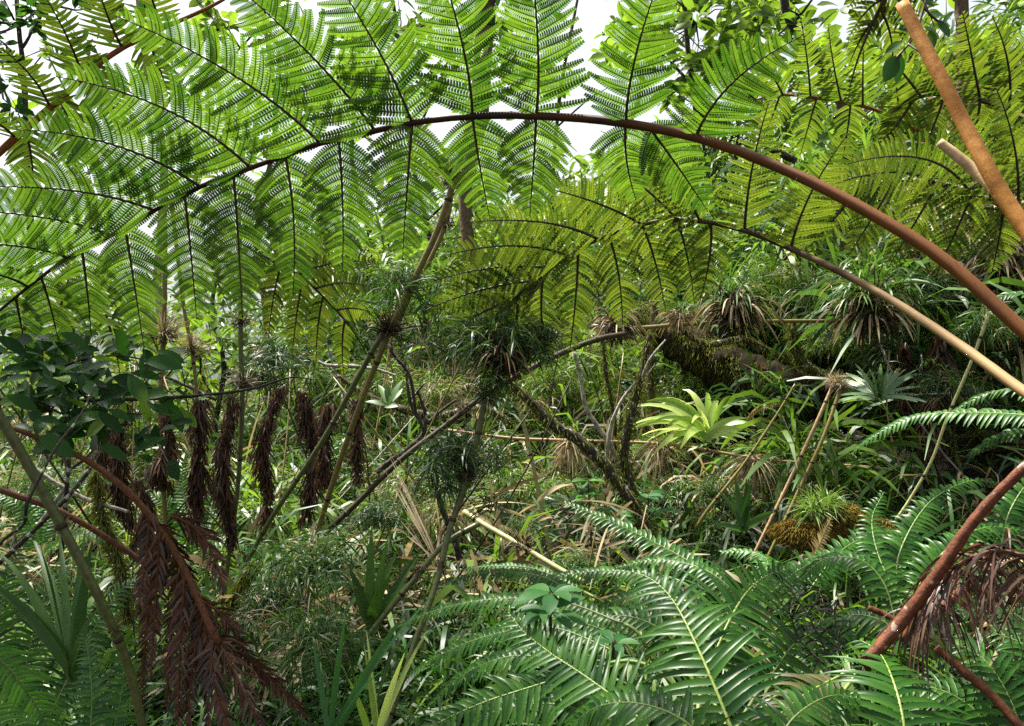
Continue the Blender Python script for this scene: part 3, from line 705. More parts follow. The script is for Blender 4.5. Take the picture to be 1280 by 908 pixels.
bipinnate('tree_fern_frond', 'yellow green frond filling the top right corner above the orange stalk', 'fern frond',
    [(1330, 190, 2.9), (1280, 150, 2.95), (1220, 125, 3.0), (1160, 120, 3.1), (1110, 140, 3.15)], [0.008, 0.006, 0.003],
    [((1262, 140), (1270, 80), (1240, 20), 32), ((1225, 126), (1215, 70), (1203, 15), 32), ((1185, 120), (1170, 70), (1150, 30), 30), ((1300, 165), (1310, 90), (1285, 40), 32), ((1150, 122), (1125, 85), (1100, 60), 28),
     ((1270, 146), (1262, 190), (1255, 235), 32), ((1225, 127), (1220, 170), (1205, 215), 32), ((1180, 120), (1168, 160), (1150, 195), 30), ((1140, 126), (1125, 155), (1100, 180), 26)],
    30, 6.0, (M['olive'], M['olive_rib']), (M['rachis_dark'], M['rachis_dark']), lobes=3, wide=0.5)
bipinnate('tree_fern_frond', 'dark olive frond tip hanging at the top edge beside the orange stalk', 'fern frond',
    [(1130, -60, 1.9), (1110, -10, 1.95), (1090, 30, 2.0), (1072, 75, 2.05), (1062, 110, 2.1)], [0.005, 0.004, 0.0015],
    [((1122, -40), (1155, -10), (1170, 40), 24), ((1112, -15), (1140, 20), (1140, 70), 22), ((1100, 10), (1120, 45), (1115, 90), 20), ((1122, -40), (1080, -20), (1060, 10), 22), ((1108, -5), (1080, 10), (1062, 45), 20), ((1092, 25), (1075, 45), (1062, 80), 18)],
    22, 5.6, (M['olive'], M['olive_rib']), (M['rachis_dark'], M['rachis_dark']), lobes=3, wide=0.5)
bipinnate('tree_fern_frond', 'pale frond on a red brown stalk at the top left corner', 'fern frond',
    [(-60, 245, 2.35), (0, 190, 2.4), (75, 124, 2.5), (150, 62, 2.6), (270, 5, 2.7), (320, -30, 2.75)], [0.011, 0.011, 0.009, 0.007, 0.004],
    [((107, 97), (90, 50), (50, -15), 36), ((65, 132), (45, 92), (0, 60), 34), ((150, 62), (130, 20), (110, -60), 34), ((20, 172), (0, 150), (-50, 130), 34), ((205, 36), (190, 0), (170, -60), 32),
     ((120, 86), (140, 120), (150, 170), 34), ((75, 124), (95, 165), (90, 220), 34), ((30, 163), (45, 210), (40, 260), 34), ((180, 48), (200, 80), (210, 120), 32)],
    34, 6.2, (M['pale'], M['olive_rib']), (M['rachis'], M['rachis_dark']), lobes=3, wide=0.5)
bipinnate('tree_fern_frond', 'small shaded frond hanging behind the big frond left of the bamboo', 'fern frond',
    [(325, 318, 2.75), (372, 343, 2.8), (405, 372, 2.85), (440, 412, 2.9), (465, 455, 2.95)], [0.005, 0.004, 0.002],
    [((345, 328), (390, 300), (450, 300), 22), ((372, 343), (420, 320), (475, 330), 22), ((395, 362), (435, 345), (480, 365), 20), ((420, 388), (450, 380), (485, 400), 18),
     ((350, 331), (340, 370), (335, 425), 20), ((378, 348), (370, 390), (365, 445), 20), ((402, 370), (395, 410), (395, 455), 18), ((430, 400), (425, 430), (430, 470), 16)],
    20, 5.4, (M['olive'], M['olive_rib']), (M['rachis_dark'], M['rachis_dark']), lobes=3, wide=0.5, stalk_px=3)
bipinnate('tree_fern_frond', 'pale distant frond behind the lower pinnae of the big frond at far left', 'fern frond',
    [(-40, 470, 3.4), (20, 430, 3.45), (90, 400, 3.5), (160, 395, 3.6), (220, 420, 3.7)], [0.007, 0.006, 0.003],
    [((30, 425), (30, 380), (40, 330), 26), ((70, 407), (80, 365), (95, 320), 26), ((110, 398), (125, 360), (150, 320), 26), ((150, 395), (170, 365), (205, 340), 24),
     ((50, 415), (55, 450), (50, 500), 26), ((90, 400), (100, 440), (100, 490), 26), ((130, 396), (145, 430), (150, 470), 24), ((175, 400), (195, 425), (205, 460), 22)],
    24, 6.0, (M['pale'], M['olive_rib']), (M['rachis'], M['rachis_dark']), lobes=3, wide=0.5)

# thick stalks at the upper right
def stick(name, label, cat, path, dia, mat, sides=10, bump=0.03, part=None, n=40, extra=None):
    rp = spline(PS(path), n)
    d = rp[:, 1]
    dd = 0.86 * np.interp(np.linspace(0, 1, n), np.linspace(0, 1, len(dia)), dia) / 2 / FPX * d
    mb = MB(); mb.tube(rp, dd, sides, bump=bump)
    if extra: extra(mb, rp, dd)
    return tag(mb.build(name, M[mat] if not isinstance(mat, list) else [M[m] for m in mat], None, rp[-1]), label, cat)
def fuzz(mb, rp, dd):
    n = 900
    i = rng.integers(0, len(rp), n); d = rand_dirs(n, -1, 1)
    mb.blades(rp[i] + d * dd[i][:, None] * 0.9, d + rng.normal(size=(n, 3)) * .3, rand_dirs(n), 0.006, 0.0012, g=0.1, n=1, mat=0)
stick('fern_stalk', 'thick orange fern stalk slanting down the top right corner', 'fern stalk', [(1128, 5, 1.22), (1150, 48, 1.2), (1180, 105, 1.17), (1205, 155, 1.15), (1235, 212, 1.12), (1262, 258, 1.1), (1310, 325, 1.06)], (18, 20, 21, 23, 25), 'petiole', 14, 0.012, extra=fuzz)
stick('cut_stalk', 'pale tan fern stalk with a broken end beside the orange stalk', 'fern stalk', [(1174, 178, 1.45), (1190, 190, 1.44), (1220, 215, 1.42), (1255, 250, 1.38), (1310, 320, 1.32)], (13, 16, 17, 19, 20), 'petiole_tan', 12, 0.02)
t = thing('leafy_twig', 'dark twig with broad leaves hanging over the top of the orange stalk', 'twig', P(1160, -20, 1.3))
mb = MB()
for pth in ([(1165, -30, 1.3), (1152, 20, 1.3), (1140, 50, 1.3), (1118, 75, 1.3), (1105, 95, 1.3)], [(1155, 10, 1.3), (1170, 25, 1.3), (1182, 30, 1.3)], [(1135, 55, 1.3), (1150, 65, 1.28)]):
    mb.tube(spline(PS(pth), 12), 0.002, 5)
mb.build('stem', M['rachis_dark'], t)
mb = MB()
for (px, py, dx, dy, L) in [(1122, 70, -24, 38, 42), (1126, 68, -6, 34, 34), (1145, 38, -18, -4, 26), (1150, 26, 22, 8, 26), (1160, 20, 26, -6, 26), (1172, 26, 18, 22, 28), (1155, 34, 24, 14, 28), (1135, 8, -14, 16, 26), (1148, -2, 22, 8, 26), (1140, 44, -6, 26, 26), (1178, 30, 10, -12, 22), (1130, 52, -20, 10, 24), (1162, 38, 6, 24, 24), (1140, 0, -20, 4, 24)]:
    b = P(px, py, 1.3); e = P(px + dx, py + dy, 1.3 + rng.uniform(-.03, .03))
    mb.blades(b[None], (e - b)[None], [(rng.normal() * .4, -1, 0.4)], [L / FPX * 1.3], [L * 0.5 / FPX * 1.3], g=0.15, n=6, kind='leaf', fold=0.2)
mb.build('leaves', M['broad'], t)

# ================================================================== bamboo culms
G_B = 'bamboo culms across the clearing'
culm('bamboo_culm', 'thickest slanting brown bamboo stem with a grassy dark bowl halfway up its length', 'bamboo', [(606, 60, 2.5), (590, 140, 2.52), (568, 224, 2.55), (546, 290, 2.58), (520, 345, 2.6), (497, 392, 2.62), (470, 455, 2.66), (445, 520, 2.7), (420, 592, 2.76), (395, 672, 2.85), (370, 760, 2.95)], 11, 'culm', G_B, [(0.22, 'dark', 24), (0.465, 'spray', 62)])
culm('bamboo_culm', 'short upper bamboo stem with shaggy knots close beside the thickest slanting stem', 'bamboo', [(566, 215, 2.7), (560, 270, 2.7), (540, 320, 2.7), (520, 352, 2.7), (500, 400, 2.75)], 8, 'culm', G_B, [(0.03, 'dark', 24), (0.34, 'dark', 18)])
culm('bamboo_culm', 'second slanting bamboo stem, thinner and greener, topped by a small dark knot', 'bamboo', [(486, 408, 2.9), (465, 440, 2.9), (410, 540, 2.95), (370, 602, 3.0), (335, 655, 3.05), (300, 720, 3.1)], 9, 'culm_green', G_B, [(0.02, 'dark', 24)])
culm('bamboo_culm', 'near green bamboo stem leaning right from the bottom, a dark bowl of leaves on top', 'bamboo', [(606, 497, 2.5), (597, 545, 2.5), (582, 600, 2.48), (560, 670, 2.42), (545, 730, 2.35), (520, 800, 2.28), (484, 908, 2.2), (470, 960, 2.15)], 10, 'culm_green', G_B, [(0.0, 'spray', 44), (0.24, 'bush', 62), (0.5, 'dark', 12)])
culm('bamboo_culm', 'dark bamboo stem slanting up to the right toward the hanging nests', 'bamboo', [(780, 418, 3.9), (745, 425, 3.8), (690, 447, 3.7), (612, 490, 3.55), (560, 530, 3.5), (500, 576, 3.45), (440, 635, 3.4), (405, 668, 3.4)], 9, 'culm_dark', G_B, [(0.55, 'dark', 14)])
culm('bamboo_culm', 'pale broken bamboo stem lying slantwise above the glossy ferns', 'bamboo', [(580, 640, 3.3), (600, 653, 3.25), (640, 676, 3.15), (660, 688, 3.1), (700, 712, 3.0), (730, 728, 2.95)], 9, 'culm_pale', G_B, [(0.52, 'dark', 22)])
culm('bamboo_culm', 'thin straw bamboo stem hanging level with dry brushes at its knots', 'bamboo', [(560, 538, 4.3), (640, 548, 4.3), (720, 551, 4.25), (840, 556, 4.2), (950, 574, 4.15), (1072, 583, 4.1), (1120, 588, 4.1)], 5, 'straw_stem', G_B, [(0.29, 'dry', 44), (0.5, 'dry', 46), (0.70, 'dry', 52)])
culm('bamboo_culm', 'upright pale green bamboo stem among the hanging dead fronds', 'bamboo', [(298, 260, 3.2), (300, 330, 3.2), (301, 405, 3.2), (301, 440, 3.2), (303, 500, 3.2), (298, 600, 3.2), (287, 690, 3.2), (276, 770, 3.2)], 8, 'culm_green', G_B, [(0.30, 'dark', 18), (0.46, 'dark', 22)])
culm('bamboo_culm', 'thin brown upright stem with a straw knot left of the pale green one', 'bamboo', [(214, 250, 3.4), (222, 320, 3.4), (230, 385, 3.4), (240, 440, 3.4), (245, 485, 3.4), (248, 560, 3.4), (252, 650, 3.4)], 6, 'culm', G_B, [(0.47, 'orange', 22)])
culm('bamboo_culm', 'upright stem carrying an orange brown fibre nest behind the dark leaves', 'bamboo', [(206, 280, 3.3), (206, 340, 3.3), (205, 400, 3.3), (203, 450, 3.3), (200, 520, 3.3), (206, 640, 3.3), (208, 720, 3.3)], 8, 'culm', G_B, [(0.33, 'orange', 32)])
culm('bamboo_culm', 'stout near olive green stem running down the left edge of the view', 'bamboo', [(-40, 460, 1.62), (0, 522, 1.65), (40, 590, 1.68), (75, 655, 1.7), (110, 720, 1.72), (143, 788, 1.75), (165, 850, 1.78), (182, 930, 1.8)], 17, 'culm_green', G_B, [(0.42, 'dark', 12), (0.71, 'dark', 12)])
culm('bamboo_culm', 'green bamboo stem crossing the near one low at centre', 'bamboo', [(598, 655, 2.75), (556, 680, 2.7), (520, 722, 2.65), (470, 782, 2.6), (440, 820, 2.55)], 9, 'culm_green', G_B, [(0.45, 'dark', 12)])
culm('bamboo_culm', 'pale yellow green pole standing behind the dark round nest', 'bamboo', [(640, 478, 3.9), (657, 540, 3.9), (676, 630, 3.9), (690, 700, 3.9)], 7, 'culm_pale', G_B)
culm('bamboo_culm', 'level bamboo stem holding the dark straw nests at right of centre', 'bamboo', [(740, 408, 4.2), (800, 410, 4.2), (860, 405, 4.2), (950, 402, 4.2), (1060, 402, 4.2), (1110, 405, 4.2)], 7, 'culm', G_B)
culm('bamboo_culm', 'left of two tan canes leaning together at right', 'bamboo', [(1043, 478, 3.8), (1020, 530, 3.78), (985, 605, 3.75), (945, 688, 3.7), (930, 720, 3.7)], 6, 'straw_stem', G_B, [(0.0, 'orange', 15)])
culm('bamboo_culm', 'right of two tan canes leaning together at right', 'bamboo', [(1052, 482, 3.75), (1030, 545, 3.72), (1000, 610, 3.7), (962, 692, 3.65), (950, 715, 3.65)], 6, 'culm', G_B, [(0.0, 'orange', 15)])
culm('bamboo_culm', 'single slender cane slanting before the mossy log', 'bamboo', [(994, 480, 3.7), (970, 520, 3.7), (930, 580, 3.7), (885, 637, 3.7), (870, 660, 3.7)], (2.2, 3.4, 3.8, 4), 'culm', G_B)
culm('bamboo_culm', 'yellowish thin cane behind the drooping light fern at right', 'bamboo', [(1235, 395, 3.0), (1215, 450, 3.0), (1185, 520, 3.0), (1165, 575, 3.0), (1140, 620, 3.0), (1120, 650, 3.0)], 5, 'culm_pale', G_B)
stick('stick', 'dark brown stick slanting down behind the olive stem at left', 'stick', [(-40, 600, 2.2), (0, 613, 2.2), (80, 642, 2.25), (160, 690, 2.3), (235, 745, 2.35)], (9, 9, 8, 8), 'brown_stick', 9, 0.04)
stick('stick', 'grey thin stick rising behind the olive stem at left edge', 'stick', [(-20, 720, 2.4), (20, 685, 2.4), (58, 648, 2.4), (90, 615, 2.45), (125, 570, 2.5), (135, 540, 2.5)], (8, 7, 6, 4), 'bark', 8, 0.08)
stick('branch', 'dark level branch crossing under the broad dark leaves at left', 'branch', [(-20, 497, 2.3), (60, 503, 2.3), (130, 500, 2.32), (200, 498, 2.35), (275, 492, 2.4), (320, 485, 2.45), (362, 472, 2.5), (392, 475, 2.5)], (7, 7, 6, 5, 4, 1.5), 'bark', 8, 0.06)
stick('twig', 'black crooked twig looping over the olive stem at left', 'twig', [(-10, 690, 1.75), (10, 670, 1.72), (30, 655, 1.66), (36, 625, 1.63), (70, 560, 1.7), (100, 520, 1.8), (120, 480, 1.9)], (5, 5, 4, 3), 'bark', 6, 0.15)
stick('red_stick', 'thick red brown stick with white lichen leaning up at right edge', 'stick', [(1078, 832, 1.5), (1095, 815, 1.5), (1130, 772, 1.5), (1165, 728, 1.48), (1200, 675, 1.46), (1240, 625, 1.44), (1320, 545, 1.4)], (19, 18, 17, 15, 13), 'lichen_stick', 12, 0.05)
stick('stick', 'short ridged brown stem behind the red brown stick', 'stick', [(1145, 778, 1.65), (1165, 768, 1.66), (1190, 748, 1.68), (1212, 732, 1.7)], (14, 15, 14, 10), 'brown_stick', 10, 0.12)
stick('stick', 'rotten brown stem slanting out at the bottom right corner', 'stick', [(1170, 810, 1.5), (1200, 835, 1.48), (1240, 870, 1.45), (1290, 925, 1.4)], (12, 14, 14), 'brown_stick', 10, 0.06)
stick('stick', 'broken stub of brown stem lying left of the red brown stick', 'stick', [(1085, 760, 1.75), (1105, 768, 1.74), (1135, 785, 1.72)], (9, 9, 8), 'brown_stick', 9, 0.05)

# ================================================================== nests of epiphytes
def nest(label, px, py, d, rpx, straw=160, green=160, dark=600, dead_hang=True):
    c = P(px, py, d); Rm = rpx / FPX * d
    t = thing('epiphyte_nest', label, 'plant', c, 'hanging nests of epiphytes')
    mb = MB(); tuft_geom(mb, c, Rm * 0.85, dark, Rm * 0.6, Rm * 0.045, 0, -1, 0.6, 0.2, 0.0, 0.75, spread=0.9)
    mb.build('root_ball', M['fibre'], t)
    mb = MB()
    n = straw; dd = rand_dirs(n, -0.4, 0.9)
    mb.blades(c + dd * Rm * 0.6 * rng.random((n, 1)), dd, rand_dirs(n), Rm * rng.uniform(0.5, 1.3, n), Rm * 0.08, g=1.0, n=5, mat=0, curl=0.6)
    mb.build('dry_leaves', M['straw'], t)
    mb = MB(); tuft_geom(mb, c + np.array([0, 0, Rm * 0.3]), Rm, green, Rm * 0.9, Rm * 0.06, 0, -0.1, 1, 0.9, 0.2, 0.9, seg=4)
    mb.build('green_leaves', M['bamboo'], t)
    return t
nest('large dark shaggy nest with straw leaves on the level bamboo stem', 918, 384, 4.15, 44)
nest('dark nest with pale curling straw at the left end of the level stem', 772, 408, 4.1, 32, 130, 60)
nest('straw hung nest between the two dark nests on the level stem', 850, 398, 4.25, 24, 160, 60, 260)
nest('broad leafy dark nest under the tan stalk at right', 1088, 384, 4.0, 52, 60, 260, 800)
nest('round dark fern nest hanging at the very centre of the view', 628, 446, 2.46, 40, 20, 160, 1000)
nest('small shaggy brown nest below the round dark one', 668, 505, 3.8, 16, 60, 30, 160)
nest('dark fibre nest on the level branch beside the pale green stem', 290, 497, 2.45, 17, 10, 10, 400)
nest('dry straw nest on the right bank at the edge', 1250, 330, 4.4, 44, 240, 60, 200)

# ================================================================== hanging dead fronds on the left
def dead_column(label, top, bot, wpx, d, red=False):
    c0, c1 = P(*top, d), P(*bot, d)
    L = np.linalg.norm(c1 - c0); Wm = wpx / FPX * d
    t = thing('dead_frond', label, 'dead frond', c0, 'dead brown fronds hanging from the tree ferns')
    ax = spline(np.array([c0, c0 * .6 + c1 * .4 + rng.normal(size=3) * Wm * .3, c0 * .25 + c1 * .75 + rng.normal(size=3) * Wm * .35, c1 + rng.normal(size=3) * Wm * .3]), 24)
    mb = MB(); mb.tube(ax, np.linspace(0.008, 0.003, 24), 6); mb.build('stalk', M['rachis_dark'], t)
    mb = MB(); n = int(1000 * L / 0.5)
    u = np.clip(rng.random(n) + 0.05 * np.sin(rng.random(n) * 20), 0, 0.999); i = (u * 23).astype(int)
    dr = nrm(rand_dirs(n, -0.9, 0.2) * np.array([1, 1, 1.0]) + np.array([0, 0, -0.9]))
    off = rand_dirs(n, -1, 1) * np.array([1, 1, 0.1])
    mb.blades(ax[i] + off * Wm * 0.36 * rng.random((n, 1)) ** 0.5, dr, rand_dirs(n), Wm * rng.uniform(0.35, 1.25, n) * (0.85 + 0.35 * np.sin(u * rng.uniform(7, 14) + rng.random() * 6)), Wm * rng.uniform(0.05, 0.14, n), g=0.5, n=4, curl=2.2, mat=0)
    mb.build('shrivelled_leaflets', M['dead_red' if red else 'dead'], t)
for lab, tp, bt, wp, d in [
    ('wide dead frond hanging in the dark bank under the tan stalk', (1175, 420), (1165, 560), 30, 4.2),
    ('thin dead frond in the dark bank left of the yellowish cane', (1130, 430), (1140, 540), 20, 4.3),
    ('longest dead frond hanging left of the olive bamboo node, thin and dark', (152, 505), (150, 665), 26, 3.5),
    ('dead frond hanging below the orange brown nest', (206, 515), (200, 622), 26, 3.25),
    ('wide dead frond hanging below the straw knot', (250, 500), (257, 655), 27, 3.35),
    ('dead frond hugging the pale green upright stem', (291, 505), (297, 690), 26, 3.15),
    ('leaning dead frond right of the pale green stem', (350, 485), (331, 662), 22, 3.5),
    ('straight dead frond behind the second slanting stem', (378, 490), (383, 645), 24, 3.6),
    ('dead frond caught on the second slanting stem', (410, 505), (404, 612), 24, 3.1),
    ('dead frond between the two slanting bamboo stems', (446, 500), (447, 605), 20, 3.5),
    ('short dead frond in shadow behind the dark level branch', (130, 520), (128, 600), 24, 3.6),
    ('dead frond low at the left behind the brown stick', (172, 600), (170, 690), 22, 2.7)]:
    dead_column(lab, tp, bt, wp, d)

# large dead frond at lower left on a red brown stalk
t = thing('dead_tree_fern_frond', 'large dead frond drooping from a red brown stalk at lower left', 'dead frond', P(15, 535, 1.95))
rp = spline(PS([(-30, 520, 1.93), (15, 535, 1.95), (70, 557, 2.0), (120, 583, 2.02), (165, 620, 2.03), (205, 668, 2.04), (235, 720, 2.03), (262, 782, 2.0), (275, 805, 1.99)]), 40)
mb = MB(); mb.tube(rp, np.interp(np.linspace(0, 1, 40), [0, .4, 1], [5, 8, 9]) / 2 / FPX * 2.0, 10, bump=0.03); mb.build('stalk', M['brown_stick'], t)
for (a, c, e, hwp, dd) in [((188, 645), (183, 700), (170, 775), 20, .02), ((200, 665), (195, 760), (188, 850), 22, .05), ((213, 645), (265, 655), (280, 745), 30, .04), ((268, 790), (285, 820), (335, 930), 38, -.1),
                           ((255, 770), (235, 830), (235, 930), 24, .03), ((225, 710), (212, 790), (208, 890), 22, .08), ((258, 755), (290, 770), (310, 820), 22, .0), ((240, 740), (255, 820), (262, 920), 22, .06),
                           ((270, 795), (250, 850), (300, 930), 26, -.04), ((215, 690), (235, 740), (228, 800), 24, .1), ((178, 640), (200, 700), (205, 740), 18, .1), ((275, 800), (340, 840), (390, 905), 26, .1), ((205, 670), (180, 760), (178, 880), 24, .12), ((232, 715), (222, 820), (222, 940), 24, .02), ((248, 745), (270, 850), (285, 940), 26, .03), ((196, 655), (230, 690), (250, 760), 24, .08)]:
    ax = bez(P(*a, 2.03), P(*c, 2.03 + dd), P(*e, 2.0 + dd), 22)
    pb = MB(); pinna_geom(pb, ax, hwp * 1.2 / FPX * 2, 5.6 / FPX * 2, CAMV, 3, 0, 1, 0.5, wob=0.45, crumple=0.10, fwd=0.9, wide=0.42)
    pb.tube(ax, np.linspace(0.004, 0.0012, 22), 6, mat=1)
    pb.build('pinna', [M['dead_red'], M['brown_stick']], t)

# dead reddish fern bowing over at the right edge
t = thing('dead_fern', 'dead red brown fern with long stringy leaflets drooping at the right edge', 'dead fern', P(1160, 790, 1.55))
rp = spline(PS([(1128, 800, 1.6), (1150, 770, 1.58), (1180, 725, 1.55), (1215, 698, 1.5), (1255, 690, 1.45), (1300, 705, 1.4), (1330, 740, 1.38)]), 40)
mb = MB(); mb.tube(rp, np.linspace(0.008, 0.003, 40), 8); mb.build('stalk', M['brown_stick'], t)
mb = MB(); n = 250
i = rng.integers(5, 40, n)
dr = nrm(np.stack([rng.normal(size=n) * 0.6 - 0.1, rng.normal(size=n) * 0.6 - .2, rng.uniform(-0.3, 0.5, n)], 1))
mb.blades(rp[i], dr, rand_dirs(n), rng.uniform(0.10, 0.22, n), rng.uniform(.003, .006, n), g=1.5, n=8, kind='strap', curl=0.5, mat=0)
mb.build('leaflets', M['dead_red'], t)
t = thing('dead_fern', 'black wiry dead fern fronds tangled among the glossy ferns', 'dead fern', P(1010, 800, 1.9))
for pth in ([(1040, 830, 1.9), (1010, 770, 1.95), (975, 725, 2.0), (935, 705, 2.05)], [(1050, 820, 1.9), (1040, 760, 1.95), (1010, 730, 2.0)], [(1030, 830, 1.85), (1000, 800, 1.9), (985, 760, 1.9)]):
    rp = spline(PS(pth), 24)
    mb = MB(); pinnate_geom(mb, rp, 0.09, 0.018, CAMV, width=0.005, droop=0.9, curl=1.5, seed_var=0.35)
    mb.tube(rp, np.linspace(0.003, 0.001, 24), 5); mb.build('frond', M['dead_black'], t)
t = thing('dead_fern', 'yellowed dying fern frond standing below the golden moss', 'dead fern', P(1030, 700, 2.7))
frond_part(t, [(1010, 712, 2.7), (1020, 690, 2.75), (1032, 662, 2.8), (1040, 645, 2.82)], 20, 6, 'dead_yellow', 'straw_stem', 3, hint=CAMV, curl=0.6)
t = thing('dead_fern', 'grey withered fern frond hanging under the mossy log', 'dead fern', P(985, 505, 4.6))
frond_part(t, [(985, 500, 4.6), (965, 503, 4.6), (945, 512, 4.6), (930, 530, 4.6)], 12, 5, 'dead_yellow', 'straw_stem', 2, hint=CAMV, curl=0.6, droop=0.8)

# ================================================================== mossy log and crooked tree
def mossy(label, name, cat, path, dia, mats, fuzz_n=3000, n=50, bumpv=0.14, branches=(), moss_up=True):
    rp = spline(PS(path), n); d = rp[:, 1]
    rr = np.interp(np.linspace(0, 1, n), np.linspace(0, 1, len(dia)), dia) / 2 / FPX * d
    t = thing(name, label, cat, rp[-1])
    mb = MB(); mb.tube(rp, rr, 14, bump=bumpv)
    mb.build('trunk' if cat == 'tree' else 'wood', M[mats[0]], t)
    for br, bd, bm in branches:
        bp = spline(PS(br), 24); b2 = MB()
        b2.tube(bp, np.linspace(bd[0], bd[1], 24) / 2 / FPX * bp[:, 1], 9, bump=0.1)
        b2.build('branch', M[bm], t)
    if fuzz_n:
        mb = MB()
        i = rng.integers(0, n, fuzz_n); dr = rand_dirs(fuzz_n, -0.5 if moss_up else -1, 1)
        nz = np.where((i > n * .45) & (i < n * .68) & (dr[:, 2] > 0.1), -1.0, 1.0) + rng.normal(size=fuzz_n) * .6
        for k, mm in enumerate(mats[1:]):
            s = (nz > 0) == (k == 0) if len(mats) > 2 else np.ones(fuzz_n, bool)
            mb.blades(rp[i[s]] + dr[s] * rr[i[s]][:, None] * 0.95, dr[s] + np.array([0, 0, -.2]), rand_dirs(s.sum()), rng.uniform(0.015, 0.05, s.sum()), 0.006, g=1.0, n=2, mat=k)
        mb.build('moss', [M[m] for m in mats[1:]], t)
    return t
mossy('thick mossy log with golden moss slanting across the dark hollow at right', 'mossy_log', 'log', [(800, 395, 5.6), (860, 432, 5.4), (930, 470, 5.2), (1000, 495, 5.0), (1070, 510, 4.9), (1160, 545, 4.7)], (36, 50, 58, 60, 56, 50), ('log_bark', 'moss', 'moss_gold'), 34000)
mossy('dark crooked dead branch curving above the golden mossy log', 'branch', 'branch', [(990, 400, 4.4), (992, 430, 4.4), (1002, 453, 4.4), (1025, 468, 4.4), (1050, 475, 4.4), (1062, 482, 4.4)], (6, 8, 11, 13, 15), ('bark', 'moss'), 1400)
mossy('crooked lichen covered small tree with a pale forked branch right of centre', 'lichen_tree', 'tree', [(812, 418, 3.8), (805, 455, 3.8), (797, 490, 3.8), (786, 530, 3.8), (780, 575, 3.8), (788, 610, 3.8), (800, 650, 3.8), (812, 690, 3.8)], (6, 7, 10, 12, 13, 14), ('bark', 'moss'), 1400,
      branches=[([(717, 440, 3.85), (725, 470, 3.85), (733, 510, 3.85), (748, 535, 3.85), (765, 560, 3.85), (775, 590, 3.85)], (4, 7), 'bark_pale'), ([(832, 425, 3.75), (812, 450, 3.75), (800, 480, 3.8)], (2, 4), 'bark_pale'), ([(794, 478, 3.8), (775, 505, 3.8), (762, 540, 3.82), (757, 600, 3.85)], (3.5, 6), 'bark_pale')])
mossy('dark rotten limb leaning down to the right behind the straw brushes', 'dead_limb', 'branch', [(632, 476, 3.7), (660, 500, 3.7), (690, 530, 3.7), (720, 548, 3.7), (755, 580, 3.7), (780, 615, 3.7), (805, 650, 3.7), (815, 690, 3.7)], (7, 12, 15, 14, 11, 12), ('bark', 'moss'), 1400)
mossy('forked bare dark twig behind the slanting bamboo at centre', 'branch', 'branch', [(508, 465, 3.9), (512, 500, 3.9), (524, 525, 3.9), (530, 540, 3.9), (512, 560, 3.9), (470, 590, 3.9)], (3, 5, 7, 8), ('bark',), 0,
      branches=[([(522, 490, 3.9), (530, 510, 3.9), (533, 530, 3.9)], (3, 5), 'bark'), ([(570, 500, 3.9), (550, 515, 3.9), (534, 530, 3.9)], (3, 5), 'bark'), ([(530, 480, 3.9), (515, 498, 3.9)], (2, 4), 'bark')])
mossy('pale bare curved branch lying level left of the slanting stems', 'branch', 'branch', [(398, 452, 4.0), (410, 457, 4.0), (440, 458, 4.0), (470, 462, 4.0), (495, 470, 4.0)], (3, 5, 4, 3), ('bark_pale',), 0)
mossy('dark twiggy branch rising among pale leaves left of the brown stalk', 'branch', 'branch', [(60, 545, 2.6), (72, 535, 2.6), (85, 580, 2.6), (84, 600, 2.6), (80, 650, 2.65), (75, 700, 2.7)], (3, 5, 5, 6), ('bark',), 0,
      branches=[([(84, 590, 2.6), (110, 570, 2.6), (128, 545, 2.6)], (4, 2), 'bark'), ([(85, 575, 2.6), (60, 560, 2.6), (45, 540, 2.6)], (4, 2), 'bark_brown')])
mossy('pale thin bare branches sloping down at left behind the brown stalk', 'branch', 'branch', [(20, 560, 3.0), (50, 590, 3.0), (80, 610, 3.0), (110, 625, 3.0), (160, 640, 3.0)], (3, 5, 5, 4), ('bark_pale',), 0,
      branches=[([(80, 612, 3.0), (60, 640, 3.0), (45, 660, 3.0)], (5, 4), 'bark_pale'), ([(85, 612, 3.0), (82, 580, 3.0), (70, 550, 3.0)], (4, 2), 'bark_brown')])
mossy('short dark stem below the dark spray left of the broken pale bamboo', 'branch', 'branch', [(543, 592, 2.9), (552, 635, 2.9), (566, 668, 2.9), (575, 700, 2.9)], (5, 7, 8), ('bark',), 0)
mossy('thin dark twig hanging between the two slanting bamboo stems', 'branch', 'branch', [(478, 405, 3.4), (490, 440, 3.4), (512, 470, 3.4), (520, 520, 3.4)], (3, 4, 4), ('bark',), 0)
mossy('slim upright dark trunk standing left of the lichen tree', 'branch', 'branch', [(745, 330, 5.0), (750, 400, 5.0), (758, 470, 5.0), (768, 530, 5.0), (765, 600, 5.0), (770, 660, 5.0)], (3, 4, 5, 7), ('bark', 'moss'), 1400)
mossy('brown trunk behind the pale rosette', 'branch', 'branch', [(820, 360, 5.4), (815, 420, 5.4), (812, 470, 5.4), (818, 520, 5.4), (830, 580, 5.4), (840, 650, 5.4)], (7, 8, 9, 10), ('bark_brown', 'moss'), 1400)
mossy('black stem rising behind the lower end of the brown stalk at left', 'branch', 'branch', [(120, 590, 3.0), (128, 650, 3.0), (148, 700, 3.0), (160, 780, 3.0)], (5, 8, 9), ('bark', 'moss'), 1400)
mossy('slim dark trunk under the wide dead frond', 'branch', 'branch', [(214, 600, 3.9), (212, 680, 3.9), (218, 760, 3.9)], (7, 8, 9), ('bark', 'moss'), 1400)
mossy('dark leaning branch low between the bamboo bushes', 'branch', 'branch', [(318, 705, 2.9), (300, 735, 2.9), (275, 790, 2.9), (262, 840, 2.9)], (6, 9, 11), ('bark', 'moss'), 1400)
